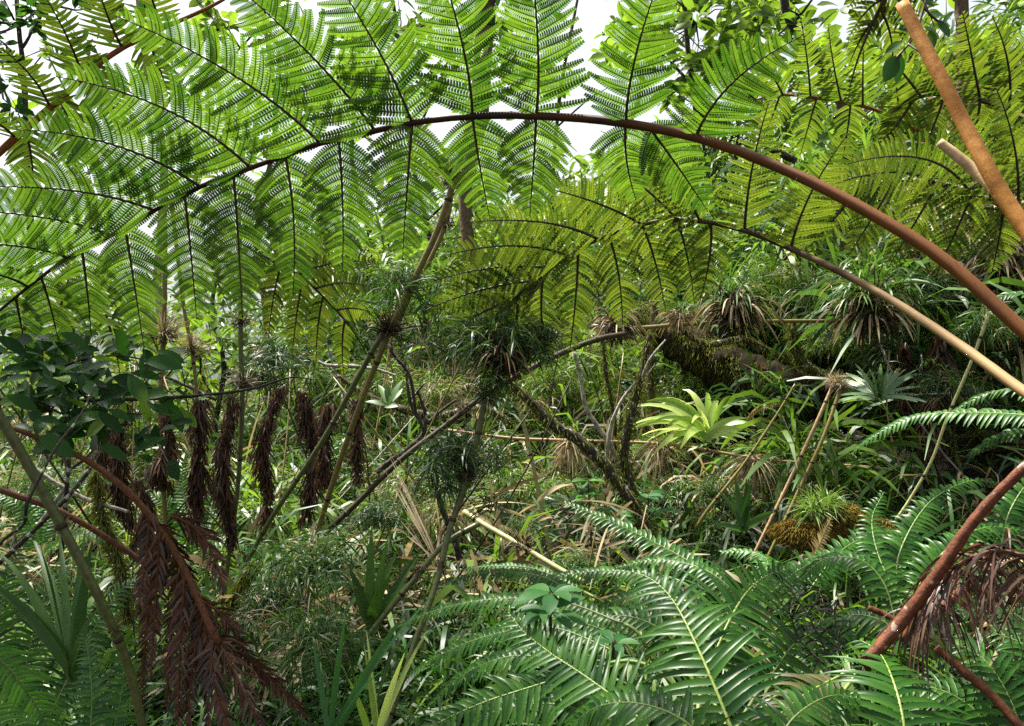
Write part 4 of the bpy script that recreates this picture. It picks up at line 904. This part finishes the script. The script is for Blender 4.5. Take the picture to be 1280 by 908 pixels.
mossy('dark knotted limb sloping behind the straw bush at centre', 'branch', 'branch', [(420, 470, 5.2), (470, 500, 5.2), (540, 520, 5.2), (600, 510, 5.2), (640, 530, 5.2)], (6, 9, 9, 7), ('bark', 'moss'), 1400)
mossy('long dark branch hanging through the leaves above the mossy log', 'branch', 'branch', [(840, 400, 4.9), (880, 430, 4.9), (930, 425, 4.9), (975, 445, 4.9), (1010, 440, 4.9)], (6, 8, 8, 5), ('bark', 'moss'), 1400)
mossy('twisted dark branch crossing below the straw brushes', 'branch', 'branch', [(850, 590, 4.6), (880, 620, 4.6), (915, 640, 4.6), (950, 690, 4.6)], (5, 6, 6), ('bark',), 0)
mossy('dark branch stub crossing the bright gap right of the arch', 'branch', 'branch', [(955, 185, 3.8), (975, 192, 3.8), (995, 202, 3.8)], (5, 9, 8), ('bark',), 0)
# moss mound
t = thing('moss_mound', 'golden moss mound with a bright green tuft on top', 'moss', P(1020, 660, 3.4))
mb = MB(); th = np.linspace(-1, 1, 21); cc = P(1040, 662, 3.5)
mb.tube(cc + np.stack([th * 0.25, 0.05 * np.sin(th * 4), 0.035 * th + .02 * np.sin(th * 5)], 1), 0.062 * np.sqrt(1.02 - th ** 2) * (1 + .2 * np.sin(th * 7)), 14, bump=0.06)
mb.build('mound', M['soil'], t)
mb = MB()
n = 9000
n = 16000; xx = rng.uniform(-1, 1, n); dr = rand_dirs(n, -0.3, 1)
cc = P(1040, 662, 3.5)
B = cc + np.stack([xx * 0.25, 0.05 * np.sin(xx * 4), 0.035 * xx + .02 * np.sin(xx * 5)], 1) + nrm(dr * np.array([.35, 1, 1])) * (0.062 * np.sqrt(1.02 - xx ** 2) * (1 + 0.2 * np.sin(xx * 7)))[:, None]
mb.blades(B, dr + np.array([0, 0, -.2]), rand_dirs(n), rng.uniform(.012, .032, n), .006, g=.8, n=2)
mb.build('moss', M['moss_gold'], t)
mb = MB(); tuft_geom(mb, P(1016, 640, 3.45), 0.05, 170, 0.10, 0.006, 0, 0.1, 1, 0.5, 0.0, 0.9); tuft_geom(mb, P(1032, 634, 3.5), 0.05, 170, 0.11, 0.006, 0, 0.1, 1, 0.5, 0.0, 0.9); mb.build('green_tuft', M['bamboo_light'], t)

# ================================================================== rosette plants
def rosette(name, label, px, py, d, leaves, mat, kind='strap', wpx=12, g=0.45, fold=0.25, n=8, group=None, part='leaf', sep=True):
    c = P(px, py, d)
    t = thing(name, label, 'plant', c, group)
    mb = MB()
    for (tx, ty, dd) in leaves:
        e = P(tx + rng.normal() * 4, ty + rng.normal() * 4, d + dd + rng.normal() * .05); v = e - c; L = np.linalg.norm(v) * 1.08
        D = nrm(v + np.array([0, 0, 0.28 * L]))
        W = wpx / FPX * d * rng.uniform(0.8, 1.2)
        if not sep: lb = mb
        else: lb = MB()
        lb.blades((c + rng.normal(size=3) * 0.008)[None], D[None], [(rng.normal() * .3, -0.7, 0.7)], [L], [W], g=g, n=n, kind=kind, fold=fold, curl=0.45)
        if sep: lb.build(part, M[mat], t)
    if not sep: mb.build(part, M[mat], t)
    return t
rosette('rosette_plant', 'pale lime rosette plant with wide strap leaves fanning left beside the mossy log', 886, 545, 4.3,
        [(808, 482, 0), (822, 478, .1), (850, 476, .1), (868, 482, .1), (890, 490, .15), (905, 490, .1), (800, 500, -.1), (798, 515, -.2), (805, 530, -.2), (825, 520, -.2), (845, 500, -.2), (935, 515, -.1), (930, 545, -.2), (860, 490, -.15), (815, 540, -.3), (838, 478, .2), (880, 478, .2), (792, 508, 0), (830, 500, .2), (870, 500, -.3), (940, 530, .1), (850, 530, -.35)], 'strap_pale', wpx=9.5, g=0.5)
rosette('rosette_plant', 'smaller lime rosette just below the pale one', 880, 550, 4.15, [(815, 505, 0), (830, 515, -.1), (812, 525, -.1), (845, 522, -.1), (925, 520, -.1), (932, 540, -.1), (915, 510, 0)], 'strap_pale', wpx=10)
rosette('spiky_plant', 'silvery green spiky plant with narrow radiating leaves under the dark curved branch', 1098, 500, 4.0,
        [(1098 + 52 * math.cos(a) * r_, 500 - 42 * math.sin(a) * r_, .25 * math.sin(a * 3)) for a, r_ in zip(np.linspace(-0.4, 3.6, 30), rng.uniform(.75, 1.15, 30))], 'silver', 'lance', 8, 0.2, sep=False, part='leaves')
rosette('strap_leaf_plant', 'tall strap leaved plant at the lower left edge behind the olive stem', 88, 850, 2.1,
        [(12, 690, .1), (40, 668, .2), (72, 668, .2), (95, 672, .2), (0, 735, 0), (108, 690, .1), (-30, 720, 0), (60, 700, -.1), (120, 760, -.1)], 'strap', wpx=12, g=0.3)
rosette('strap_leaf_plant', 'broad upright strap leaves left of the near green bamboo', 462, 790, 2.7, [(484, 680, .1), (455, 690, .1), (500, 700, 0), (510, 735, 0), (440, 720, 0), (520, 690, .15), (470, 670, .1), (490, 740, -.1)], 'strap', wpx=13, g=0.2)
rosette('strap_leaf_plant', 'pale strap leaves standing at the bottom left of the near bamboo', 470, 930, 2.1, [(448, 812, 0), (458, 800, .1), (500, 830, -.05), (440, 850, 0), (530, 800, .1)], 'strap_pale', wpx=8, g=0.2)
rosette('strap_leaf_plant', 'long dark narrow leaves fanning from the bottom edge left of centre', 410, 930, 2.0, [(500, 770, 0), (540, 760, .1), (390, 800, .1), (430, 780, 0), (480, 850, -.1)], 'broad_mid', wpx=10, g=0.2)
rosette('strap_leaf_plant', 'green pointed leaves sprouting below the slender cane', 930, 660, 3.5, [(900, 610, 0), (912, 620, 0), (935, 600, 0), (945, 605, 0), (890, 650, 0), (960, 640, 0), (920, 605, .1)], 'strap', wpx=9, g=0.2)
rosette('strap_leaf_plant', 'small rosette of wide leaves in light behind the slanting stems', 484, 510, 4.2, [(470, 490, 0), (480, 480, 0), (492, 482, 0), (500, 495, 0), (505, 510, 0), (465, 505, 0)], 'strap', wpx=9, kind='leaf', g=0.2)

# fallen straw strips and pale broken leaves in the middle
t = thing('dry_leaf_heap', 'heap of pale dry strap leaves lying beside the broken pale bamboo', 'dry leaves', P(640, 680, 3.3))
mb = MB(); n = 70
B = np.stack([rng.uniform(-0.35, 0.55, n), rng.uniform(3.1, 4.0, n), np.zeros(n)], 1); B[:, 2] = ZC - (rng.uniform(625, 715, n) - 454) / FPX * B[:, 1]
mb.blades(B, nrm(rng.normal(size=(n, 3)) * [1, .6, .6]), rand_dirs(n), rng.uniform(.12, .38, n), rng.uniform(.006, .022, n), g=.3, n=6, kind='strap', curl=1.0, fold=.3)
mb.build('leaves', M['straw'], t)
rosette('fibre_strip', 'yellow straw fibres slanting down behind the near green bamboo', 548, 706, 3.0, [(480 + 2.5 * k + rng.normal() * 6, 588 + 7 * k + rng.normal() * 9, .3 + rng.normal() * .05) for k in range(15)], 'straw', wpx=1.8, g=0.02, sep=False, part='fibres')

# ================================================================== broadleaf branch at left
t = thing('broadleaf_branch', 'dark glossy broadleaf branch spreading in from the left edge', 'branch', P(-20, 490, 2.2))
mb = MB()
tw = [[(-30, 470, 2.2), (40, 470, 2.2), (100, 480, 2.2), (160, 490, 2.2), (220, 490, 2.25)], [(-20, 440, 2.3), (40, 440, 2.3), (90, 430, 2.3)], [(60, 470, 2.2), (100, 450, 2.15), (150, 445, 2.1), (200, 455, 2.1)], [(80, 475, 2.2), (130, 510, 2.15), (190, 520, 2.15)], [(20, 490, 2.2), (60, 510, 2.15), (110, 530, 2.1)]]
tws = [spline(PS(q), 20) for q in tw]
for q in tws: mb.tube(q, np.linspace(0.005, 0.002, 20), 6)
mb.build('twigs', M['bark'], t)
mb = MB()
for q in tws:
    for _ in range(56):
        b = q[rng.integers(2, 20)] + rng.normal(size=3) * np.array([.05, .10, .05])
        D = nrm(np.array([rng.normal(), rng.normal() * .7, rng.normal() * .5 + .05]))
        L = rng.uniform(0.05, 0.095)
        mb.blades(b[None], D[None], nrm(np.array([[rng.normal() * .5, -.8 + rng.normal() * .5, .7]])), [L], [L * rng.uniform(.36, .48)], g=.25, n=6, kind='leaf', fold=.22)
mb.build('leaves', M['broad'], t)

def sapling(label, stem, whorls, mat, d, leaf_px, n=9, group='young broadleaf saplings'):
    rp = spline(PS(stem), 16)
    t = thing('sapling', label, 'sapling', rp[-1], group)
    mb = MB(); mb.tube(rp, np.linspace(.003, .005, 16), 6); mb.build('stem', M['rachis_dark'], t)
    mb = MB()
    for (px, py, dd) in whorls:
        c = P(px, py, dd); a0 = rng.uniform(0, 6.28)
        for k in range(n):
            a = a0 + k * 2.4; D = nrm(np.array([math.cos(a), math.sin(a), rng.uniform(-.1, .6)]))
            L = leaf_px / FPX * dd * rng.uniform(.75, 1.2)
            mb.blades((c + D * L * .12)[None], D[None], [(0, -.3, 1)], [L], [L * .42], g=.3, n=6, kind='leaf', fold=.2)
    mb.build('leaves', M[mat], t)
    return t
sapling('young sapling with oval leaves rising over the glossy ferns at bottom centre', [(690, 742, 1.75), (688, 775, 1.75), (692, 830, 1.75), (700, 900, 1.75)], [(690, 742, 1.75), (688, 765, 1.75)], 'broad_mid', 1.75, 44, 8)
sapling('small sapling with round leaves right of the taller one', [(768, 800, 1.7), (765, 830, 1.7), (760, 880, 1.7)], [(768, 805, 1.7), (772, 825, 1.7)], 'broad_mid', 1.7, 34, 6)
sapling('tiny pale leaved sapling beneath the lichen tree', [(810, 620, 3.8), (812, 650, 3.8), (815, 690, 3.8)], [(808, 622, 3.8), (820, 640, 3.8), (800, 650, 3.8)], 'broad_mid', 3.8, 24, 7)
sapling('light green sapling with whorled leaves left of the lichen tree', [(735, 600, 3.6), (737, 640, 3.6), (740, 690, 3.6)], [(735, 602, 3.6), (732, 620, 3.6), (738, 640, 3.6), (740, 655, 3.6)], 'gloss_light', 3.6, 22, 8)
sapling('round pale leaves sprouting on the forked branch', [(722, 440, 4.4), (728, 455, 4.4), (735, 470, 4.4)], [(720, 440, 4.4), (735, 447, 4.4), (728, 458, 4.4)], 'broad_pale', 4.4, 16, 6)

# ================================================================== glossy ferns
def fern(label, base, fronds, group='glossy ferns on the forest floor'):
    t = thing('fern', label, 'fern', P(*base), group)
    for f in fronds:
        path, hw, sp, mat = f[:4]
        kw = f[4] if len(f) > 4 else {}
        frond_part(t, path, hw, sp, mat, crown=base, **kw)
    return t
L_ = dict(rmat='midrib_pale')
fern('nearest large glossy fern with broad arching fronds at the bottom right of centre', (920, 1000, 1.4), [
    ([(930, 960, 1.35), (908, 895, 1.4), (872, 810, 1.5), (842, 752, 1.6), (815, 725, 1.66), (790, 715, 1.7)], 118, 17, 'gloss', dict(rpx=9, rmat='midrib_pale', hint=(-.3, -.6, .7), droop=.45)),
    ([(882, 850, 1.72), (905, 790, 1.78), (930, 745, 1.88), (955, 722, 1.98), (985, 712, 2.05)], 120, 14, 'gloss', dict(rpx=7, rmat='midrib_pale', hint=(.3, -.6, .7), droop=.5)),
    ([(1135, 960, 1.3), (1128, 895, 1.35), (1114, 845, 1.42), (1098, 815, 1.5), (1075, 800, 1.55)], 125, 15, 'gloss', dict(rpx=8, rmat='midrib_pale', hint=(0, -.5, .8), droop=.5)),
    ([(850, 950, 1.4), (790, 890, 1.48), (735, 848, 1.56), (690, 818, 1.64), (655, 790, 1.7), (635, 765, 1.75)], 88, 15, 'gloss', dict(rpx=7, rmat='midrib_pale', hint=(-.2, -.7, .6), droop=.25)),
    ([(760, 830, 1.62), (667, 858, 1.6), (600, 880, 1.58), (540, 908, 1.56), (510, 930, 1.55)], 56, 13, 'gloss', dict(rpx=6, rmat='midrib_pale', hint=(-.1, -.7, .7), droop=.4)),
    ([(1050, 845, 1.6), (1010, 866, 1.56), (975, 893, 1.5), (940, 930, 1.45)], 70, 13, 'gloss_old', dict(rpx=6, rmat='midrib_pale', hint=(0, -.6, .8), droop=.5)),
    ([(900, 960, 1.3), (860, 905, 1.34), (800, 880, 1.4), (745, 885, 1.45), (700, 920, 1.5)], 80, 14, 'gloss', dict(rpx=7, hint=(-.2, -.5, .8), droop=.5)),
    ([(960, 960, 1.25), (990, 900, 1.3), (1040, 870, 1.35), (1090, 880, 1.38)], 80, 14, 'gloss', dict(rpx=7, hint=(.1, -.5, .8), droop=.5)),
    ([(860, 830, 1.95), (830, 790, 2.0), (780, 770, 2.05), (730, 780, 2.1)], 60, 12, 'gloss', dict(rpx=6, hint=(-.1, -.5, .8), droop=.5)),
    ([(960, 850, 1.9), (1000, 800, 1.95), (1050, 790, 2.0), (1090, 815, 2.0)], 60, 12, 'gloss', dict(rpx=6, hint=(.1, -.5, .8), droop=.5))])
fern('glossy fern with level fronds reaching left below the broken pale bamboo', (800, 900, 1.9), [
    ([(780, 780, 1.9), (700, 752, 2.0), (610, 750, 2.1), (540, 765, 2.2), (485, 790, 2.25)], 36, 11, 'gloss', dict(rpx=5, droop=.6)),
    ([(770, 815, 1.8), (690, 785, 1.9), (610, 795, 2.0), (545, 822, 2.05), (510, 845, 2.1)], 40, 11, 'gloss', dict(rpx=5, droop=.6)),
    ([(770, 850, 1.75), (700, 825, 1.8), (630, 822, 1.85), (570, 850, 1.9), (535, 885, 1.9)], 44, 12, 'gloss', dict(rpx=5, droop=.6)),
    ([(740, 760, 2.2), (680, 722, 2.3), (610, 716, 2.4), (555, 730, 2.45)], 26, 9, 'gloss', dict(rpx=4, droop=.7)),
    ([(730, 740, 2.5), (670, 712, 2.6), (610, 708, 2.65), (560, 716, 2.7)], 20, 8, 'gloss_light', dict(rpx=4, droop=.8)),
    ([(760, 790, 2.0), (700, 772, 2.05), (640, 778, 2.1), (590, 800, 2.12)], 36, 11, 'gloss_light', dict(rpx=5, droop=.6)),
    ([(760, 900, 1.7), (690, 880, 1.75), (620, 890, 1.78), (560, 930, 1.8)], 50, 13, 'gloss', dict(rpx=5, droop=.5))])
fern('dark bluish fern whose fronds reach up left below the lichen tree', (920, 800, 2.3), [
    ([(900, 725, 2.35), (840, 690, 2.45), (770, 655, 2.55), (705, 628, 2.65)], 36, 10, 'gloss', dict(rpx=4, droop=.5)),
    ([(910, 740, 2.25), (840, 722, 2.35), (760, 714, 2.45), (690, 722, 2.5), (660, 735, 2.52)], 36, 10, 'gloss', dict(rpx=4, droop=.7)),
    ([(930, 750, 2.2), (880, 712, 2.3), (820, 700, 2.4), (770, 710, 2.45)], 36, 10, 'gloss', dict(rpx=4, droop=.7)),
    ([(900, 770, 2.1), (840, 745, 2.15), (780, 748, 2.2), (730, 770, 2.25)], 40, 10, 'gloss', dict(rpx=5, droop=.6)),
    ([(940, 740, 2.3), (960, 705, 2.4), (940, 690, 2.5), (900, 690, 2.55)], 34, 10, 'gloss_light', dict(rpx=4, droop=.7))])
fern('light green fern drooping across the dark hollow at the right edge', (1340, 560, 2.2), [
    ([(1345, 528, 2.2), (1280, 519, 2.3), (1200, 516, 2.4), (1140, 522, 2.5), (1090, 547, 2.55), (1064, 568, 2.6)], 30, 10, 'gloss_light', dict(rpx=4, rmat='midrib_pale', droop=.7)),
    ([(1350, 510, 2.3), (1285, 487, 2.4), (1235, 492, 2.5), (1190, 515, 2.55)], 30, 10, 'gloss', dict(rpx=4, droop=.7)),
    ([(1350, 560, 2.2), (1300, 540, 2.3), (1250, 545, 2.35), (1210, 570, 2.4)], 28, 10, 'gloss', dict(rpx=4, droop=.7)),
    ([(1350, 400, 2.4), (1300, 372, 2.45), (1262, 368, 2.5), (1235, 380, 2.5)], 24, 10, 'gloss_light', dict(rpx=4, droop=.4))])
fern('spreading fern clump with shining tips behind the red brown stick', (1130, 760, 2.2), [
    ([(960, 745, 2.1), (1000, 712, 2.15), (1050, 692, 2.2), (1085, 700, 2.22), (1102, 730, 2.22)], 40, 10, 'gloss_light', dict(rpx=4, droop=.7)),
    ([(1010, 740, 2.3), (1050, 690, 2.4), (1100, 665, 2.45), (1150, 672, 2.45)], 40, 10, 'gloss', dict(rpx=4, droop=.6)),
    ([(1120, 745, 2.1), (1125, 690, 2.2), (1160, 630, 2.3), (1210, 602, 2.35), (1250, 605, 2.35)], 42, 10, 'gloss', dict(rpx=5, droop=.6)),
    ([(1130, 760, 2.0), (1100, 700, 2.1), (1090, 650, 2.2), (1105, 615, 2.25)], 42, 10, 'gloss', dict(rpx=5, droop=.6)),
    ([(1140, 745, 2.0), (1180, 690, 2.05), (1230, 660, 2.1), (1290, 665, 2.1)], 44, 11, 'gloss', dict(rpx=5, droop=.6)),
    ([(1120, 780, 1.95), (1105, 730, 2.0), (1075, 700, 2.05), (1030, 700, 2.1), (1000, 725, 2.1)], 42, 10, 'gloss', dict(rpx=5, droop=.7)),
    ([(1150, 790, 1.9), (1165, 740, 1.95), (1200, 710, 2.0), (1245, 715, 2.0)], 44, 11, 'gloss', dict(rpx=5, droop=.6)),
    ([(1130, 800, 1.85), (1100, 775, 1.9), (1060, 770, 1.95), (1020, 790, 2.0)], 44, 11, 'gloss', dict(rpx=5, droop=.7)),
    ([(1250, 690, 2.3), (1262, 640, 2.35), (1290, 600, 2.4), (1330, 590, 2.4)], 42, 11, 'gloss', dict(rpx=5, droop=.6))])
fern('shaded fern with narrow leaflets in the bottom right corner', (1300, 1000, 1.5), [
    ([(1290, 960, 1.45), (1265, 880, 1.5), (1235, 830, 1.55), (1200, 805, 1.6)], 90, 14, 'gloss', dict(rpx=6, droop=.4)),
    ([(1330, 940, 1.5), (1310, 860, 1.55), (1285, 810, 1.6), (1240, 790, 1.65)], 80, 14, 'gloss', dict(rpx=6, droop=.4)),
    ([(1260, 960, 1.5), (1220, 890, 1.55), (1165, 860, 1.6), (1120, 870, 1.62)], 80, 13, 'gloss', dict(rpx=6, droop=.5)),
    ([(1330, 900, 1.6), (1300, 800, 1.7), (1250, 760, 1.8), (1190, 770, 1.85)], 70, 13, 'gloss', dict(rpx=6, droop=.5))])
fern('bright green fern fronds in the bottom left corner', (-30, 1000, 1.8), [
    ([(-30, 800, 1.75), (15, 840, 1.78), (50, 890, 1.8), (80, 950, 1.8)], 60, 10, 'gloss_light', dict(rpx=5, droop=.4)),
    ([(-40, 880, 1.6), (0, 905, 1.62), (60, 940, 1.65)], 55, 10, 'gloss_light', dict(rpx=5, droop=.4)),
    ([(110, 950, 1.9), (115, 880, 1.95), (112, 830, 2.0), (105, 790, 2.05)], 36, 9, 'gloss_light', dict(rpx=4, droop=.4)),
    ([(130, 960, 2.0), (150, 880, 2.05), (155, 820, 2.1), (150, 780, 2.1)], 40, 9, 'gloss_light', dict(rpx=4, droop=.4)),
    ([(20, 900, 2.3), (40, 800, 2.35), (60, 740, 2.4), (100, 700, 2.45)], 50, 9, 'gloss', dict(rpx=4, droop=.4)),
    ([(60, 900, 2.3), (110, 800, 2.4), (150, 740, 2.45), (180, 720, 2.5)], 50, 9, 'gloss', dict(rpx=4, droop=.4)),
    ([(0, 880, 2.4), (0, 780, 2.45), (10, 720, 2.5), (40, 660, 2.55)], 50, 9, 'gloss', dict(rpx=4, droop=.4))])
fern('soft green fern behind the dead columns left of the pale stem', (240, 720, 3.6), [
    ([(240, 700, 3.6), (225, 650, 3.6), (190, 620, 3.6), (160, 620, 3.6)], 24, 7, 'gloss_light', dict(rpx=3)), ([(240, 700, 3.6), (250, 640, 3.7), (275, 610, 3.7), (310, 612, 3.7)], 24, 7, 'gloss_light', dict(rpx=3)),
    ([(240, 700, 3.6), (232, 640, 3.8), (228, 590, 3.9), (240, 560, 3.9)], 24, 7, 'gloss_light', dict(rpx=3)), ([(240, 705, 3.5), (265, 680, 3.4), (300, 680, 3.4), (325, 700, 3.4)], 24, 7, 'gloss_light', dict(rpx=3)),
    ([(240, 705, 3.5), (205, 690, 3.4), (175, 695, 3.4), (155, 715, 3.4)], 24, 7, 'gloss_light', dict(rpx=3))])
fern('little fern with bright fronds at the left behind the grey stick', (50, 700, 3.2), [
    ([(50, 690, 3.2), (30, 640, 3.2), (0, 620, 3.2), (-30, 630, 3.2)], 26, 7, 'gloss_light', dict(rpx=3)), ([(50, 690, 3.2), (70, 630, 3.3), (105, 600, 3.3), (140, 605, 3.3)], 26, 7, 'gloss_light', dict(rpx=3)),
    ([(50, 690, 3.2), (50, 620, 3.4), (55, 580, 3.4), (75, 560, 3.4)], 26, 7, 'gloss_light', dict(rpx=3)), ([(50, 690, 3.2), (90, 670, 3.1), (120, 670, 3.1), (150, 690, 3.1)], 26, 7, 'gloss_light', dict(rpx=3))])
fern('tiny pale fern frond showing between bamboo bushes left of centre', (440, 745, 2.6), [([(392, 752, 2.6), (410, 735, 2.6), (430, 728, 2.6), (446, 735, 2.6)], 13, 6, 'gloss_light', dict(rpx=3, droop=.7))])

# ================================================================== bamboo bushes in the middle
def bush_proto(mat, dry, nleaf, seed):
    global rng
    rng = np.random.default_rng(seed)
    mb = MB()
    t = bpy.data.objects.new('bamboo_bush', None); col.objects.link(t); ORG[t.name] = np.zeros(3)
    tw = MB(); twigs_geom(tw, (0, 0, 0), 1.0, 46, 0.008, 0, 0.0, 1.0)
    tw.build('twigs', M['culm_dark'], t)
    for dd in rand_dirs(34, -0.1, 1.0):
        c = dd * rng.uniform(0.35, 0.85) * np.array([1, 1, .85])
        tuft_geom(mb, c, 0.30, nleaf, 0.40, 0.034, 0, -0.6, 0.8, 0.8, 0.0, 0.8, seg=4)
    mb.build('leaves', M[mat], t)
    if dry:
        mb = MB(); tuft_geom(mb, (0, 0, 0.1), 0.9, dry, 0.5, 0.03, 0, -0.4, 0.8, 1.0, 0.1, 0.9, seg=4); mb.build('dry_leaves', M['straw'], t)
    return t
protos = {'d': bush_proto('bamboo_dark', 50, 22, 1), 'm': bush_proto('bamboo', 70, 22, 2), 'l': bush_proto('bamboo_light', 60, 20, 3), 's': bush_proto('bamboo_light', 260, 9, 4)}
used = set()
def bush(k, px, py, d, rpx, label):
    o = protos[k]; s = rpx / FPX * d
    loc = P(px, py + rpx * 0.35, d); rot = (0, 0, random.uniform(0, 6.28))
    if k not in used:
        used.add(k)
        first = o; first.location = [float(x) for x in loc]; first.rotation_euler = rot; first.scale = (s, s, s)
    else:
        first = dup(o, loc, rot, s)
    tag(first, label, 'bamboo bush', 'bamboo bushes in the clearing')
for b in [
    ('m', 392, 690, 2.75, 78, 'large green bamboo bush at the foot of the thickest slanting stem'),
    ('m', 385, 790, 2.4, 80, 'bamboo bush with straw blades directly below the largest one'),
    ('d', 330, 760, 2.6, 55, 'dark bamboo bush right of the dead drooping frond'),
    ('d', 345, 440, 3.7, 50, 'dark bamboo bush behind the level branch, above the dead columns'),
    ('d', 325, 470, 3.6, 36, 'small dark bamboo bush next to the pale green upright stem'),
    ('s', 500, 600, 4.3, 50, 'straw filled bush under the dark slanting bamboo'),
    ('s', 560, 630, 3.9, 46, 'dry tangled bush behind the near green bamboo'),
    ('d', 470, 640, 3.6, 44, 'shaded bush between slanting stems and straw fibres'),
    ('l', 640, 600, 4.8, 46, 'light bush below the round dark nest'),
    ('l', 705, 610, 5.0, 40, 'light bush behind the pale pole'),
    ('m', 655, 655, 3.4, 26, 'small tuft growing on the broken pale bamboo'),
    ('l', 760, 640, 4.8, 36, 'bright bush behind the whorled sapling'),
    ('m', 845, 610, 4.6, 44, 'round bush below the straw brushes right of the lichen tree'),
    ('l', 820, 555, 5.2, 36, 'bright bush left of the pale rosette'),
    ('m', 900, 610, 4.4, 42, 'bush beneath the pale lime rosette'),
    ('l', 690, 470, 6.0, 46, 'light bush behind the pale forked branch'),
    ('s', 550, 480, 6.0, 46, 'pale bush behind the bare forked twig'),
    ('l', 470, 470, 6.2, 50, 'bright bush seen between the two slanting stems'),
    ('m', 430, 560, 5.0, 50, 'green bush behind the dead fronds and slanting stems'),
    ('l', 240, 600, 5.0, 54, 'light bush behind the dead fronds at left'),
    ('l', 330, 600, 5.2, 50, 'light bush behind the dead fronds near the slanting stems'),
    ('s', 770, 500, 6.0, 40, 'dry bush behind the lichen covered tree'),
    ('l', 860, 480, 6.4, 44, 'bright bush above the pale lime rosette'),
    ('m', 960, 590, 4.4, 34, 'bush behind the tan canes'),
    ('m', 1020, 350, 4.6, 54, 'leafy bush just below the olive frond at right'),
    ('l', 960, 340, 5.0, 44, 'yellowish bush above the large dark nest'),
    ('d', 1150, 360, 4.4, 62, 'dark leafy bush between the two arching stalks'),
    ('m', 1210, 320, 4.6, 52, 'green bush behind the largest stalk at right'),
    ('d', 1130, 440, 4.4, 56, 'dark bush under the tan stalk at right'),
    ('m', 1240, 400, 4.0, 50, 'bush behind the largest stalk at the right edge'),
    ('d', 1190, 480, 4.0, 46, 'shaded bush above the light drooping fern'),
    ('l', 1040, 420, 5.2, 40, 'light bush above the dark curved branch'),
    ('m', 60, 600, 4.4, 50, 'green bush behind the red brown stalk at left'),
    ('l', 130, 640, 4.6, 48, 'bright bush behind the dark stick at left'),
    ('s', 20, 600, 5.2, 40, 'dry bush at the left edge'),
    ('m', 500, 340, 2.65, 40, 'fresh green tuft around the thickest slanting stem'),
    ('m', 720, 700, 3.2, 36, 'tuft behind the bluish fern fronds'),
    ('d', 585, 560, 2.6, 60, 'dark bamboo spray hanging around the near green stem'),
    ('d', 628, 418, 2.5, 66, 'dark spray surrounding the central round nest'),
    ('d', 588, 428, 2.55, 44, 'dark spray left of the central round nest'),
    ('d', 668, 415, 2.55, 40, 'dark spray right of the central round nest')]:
    bush(*b)
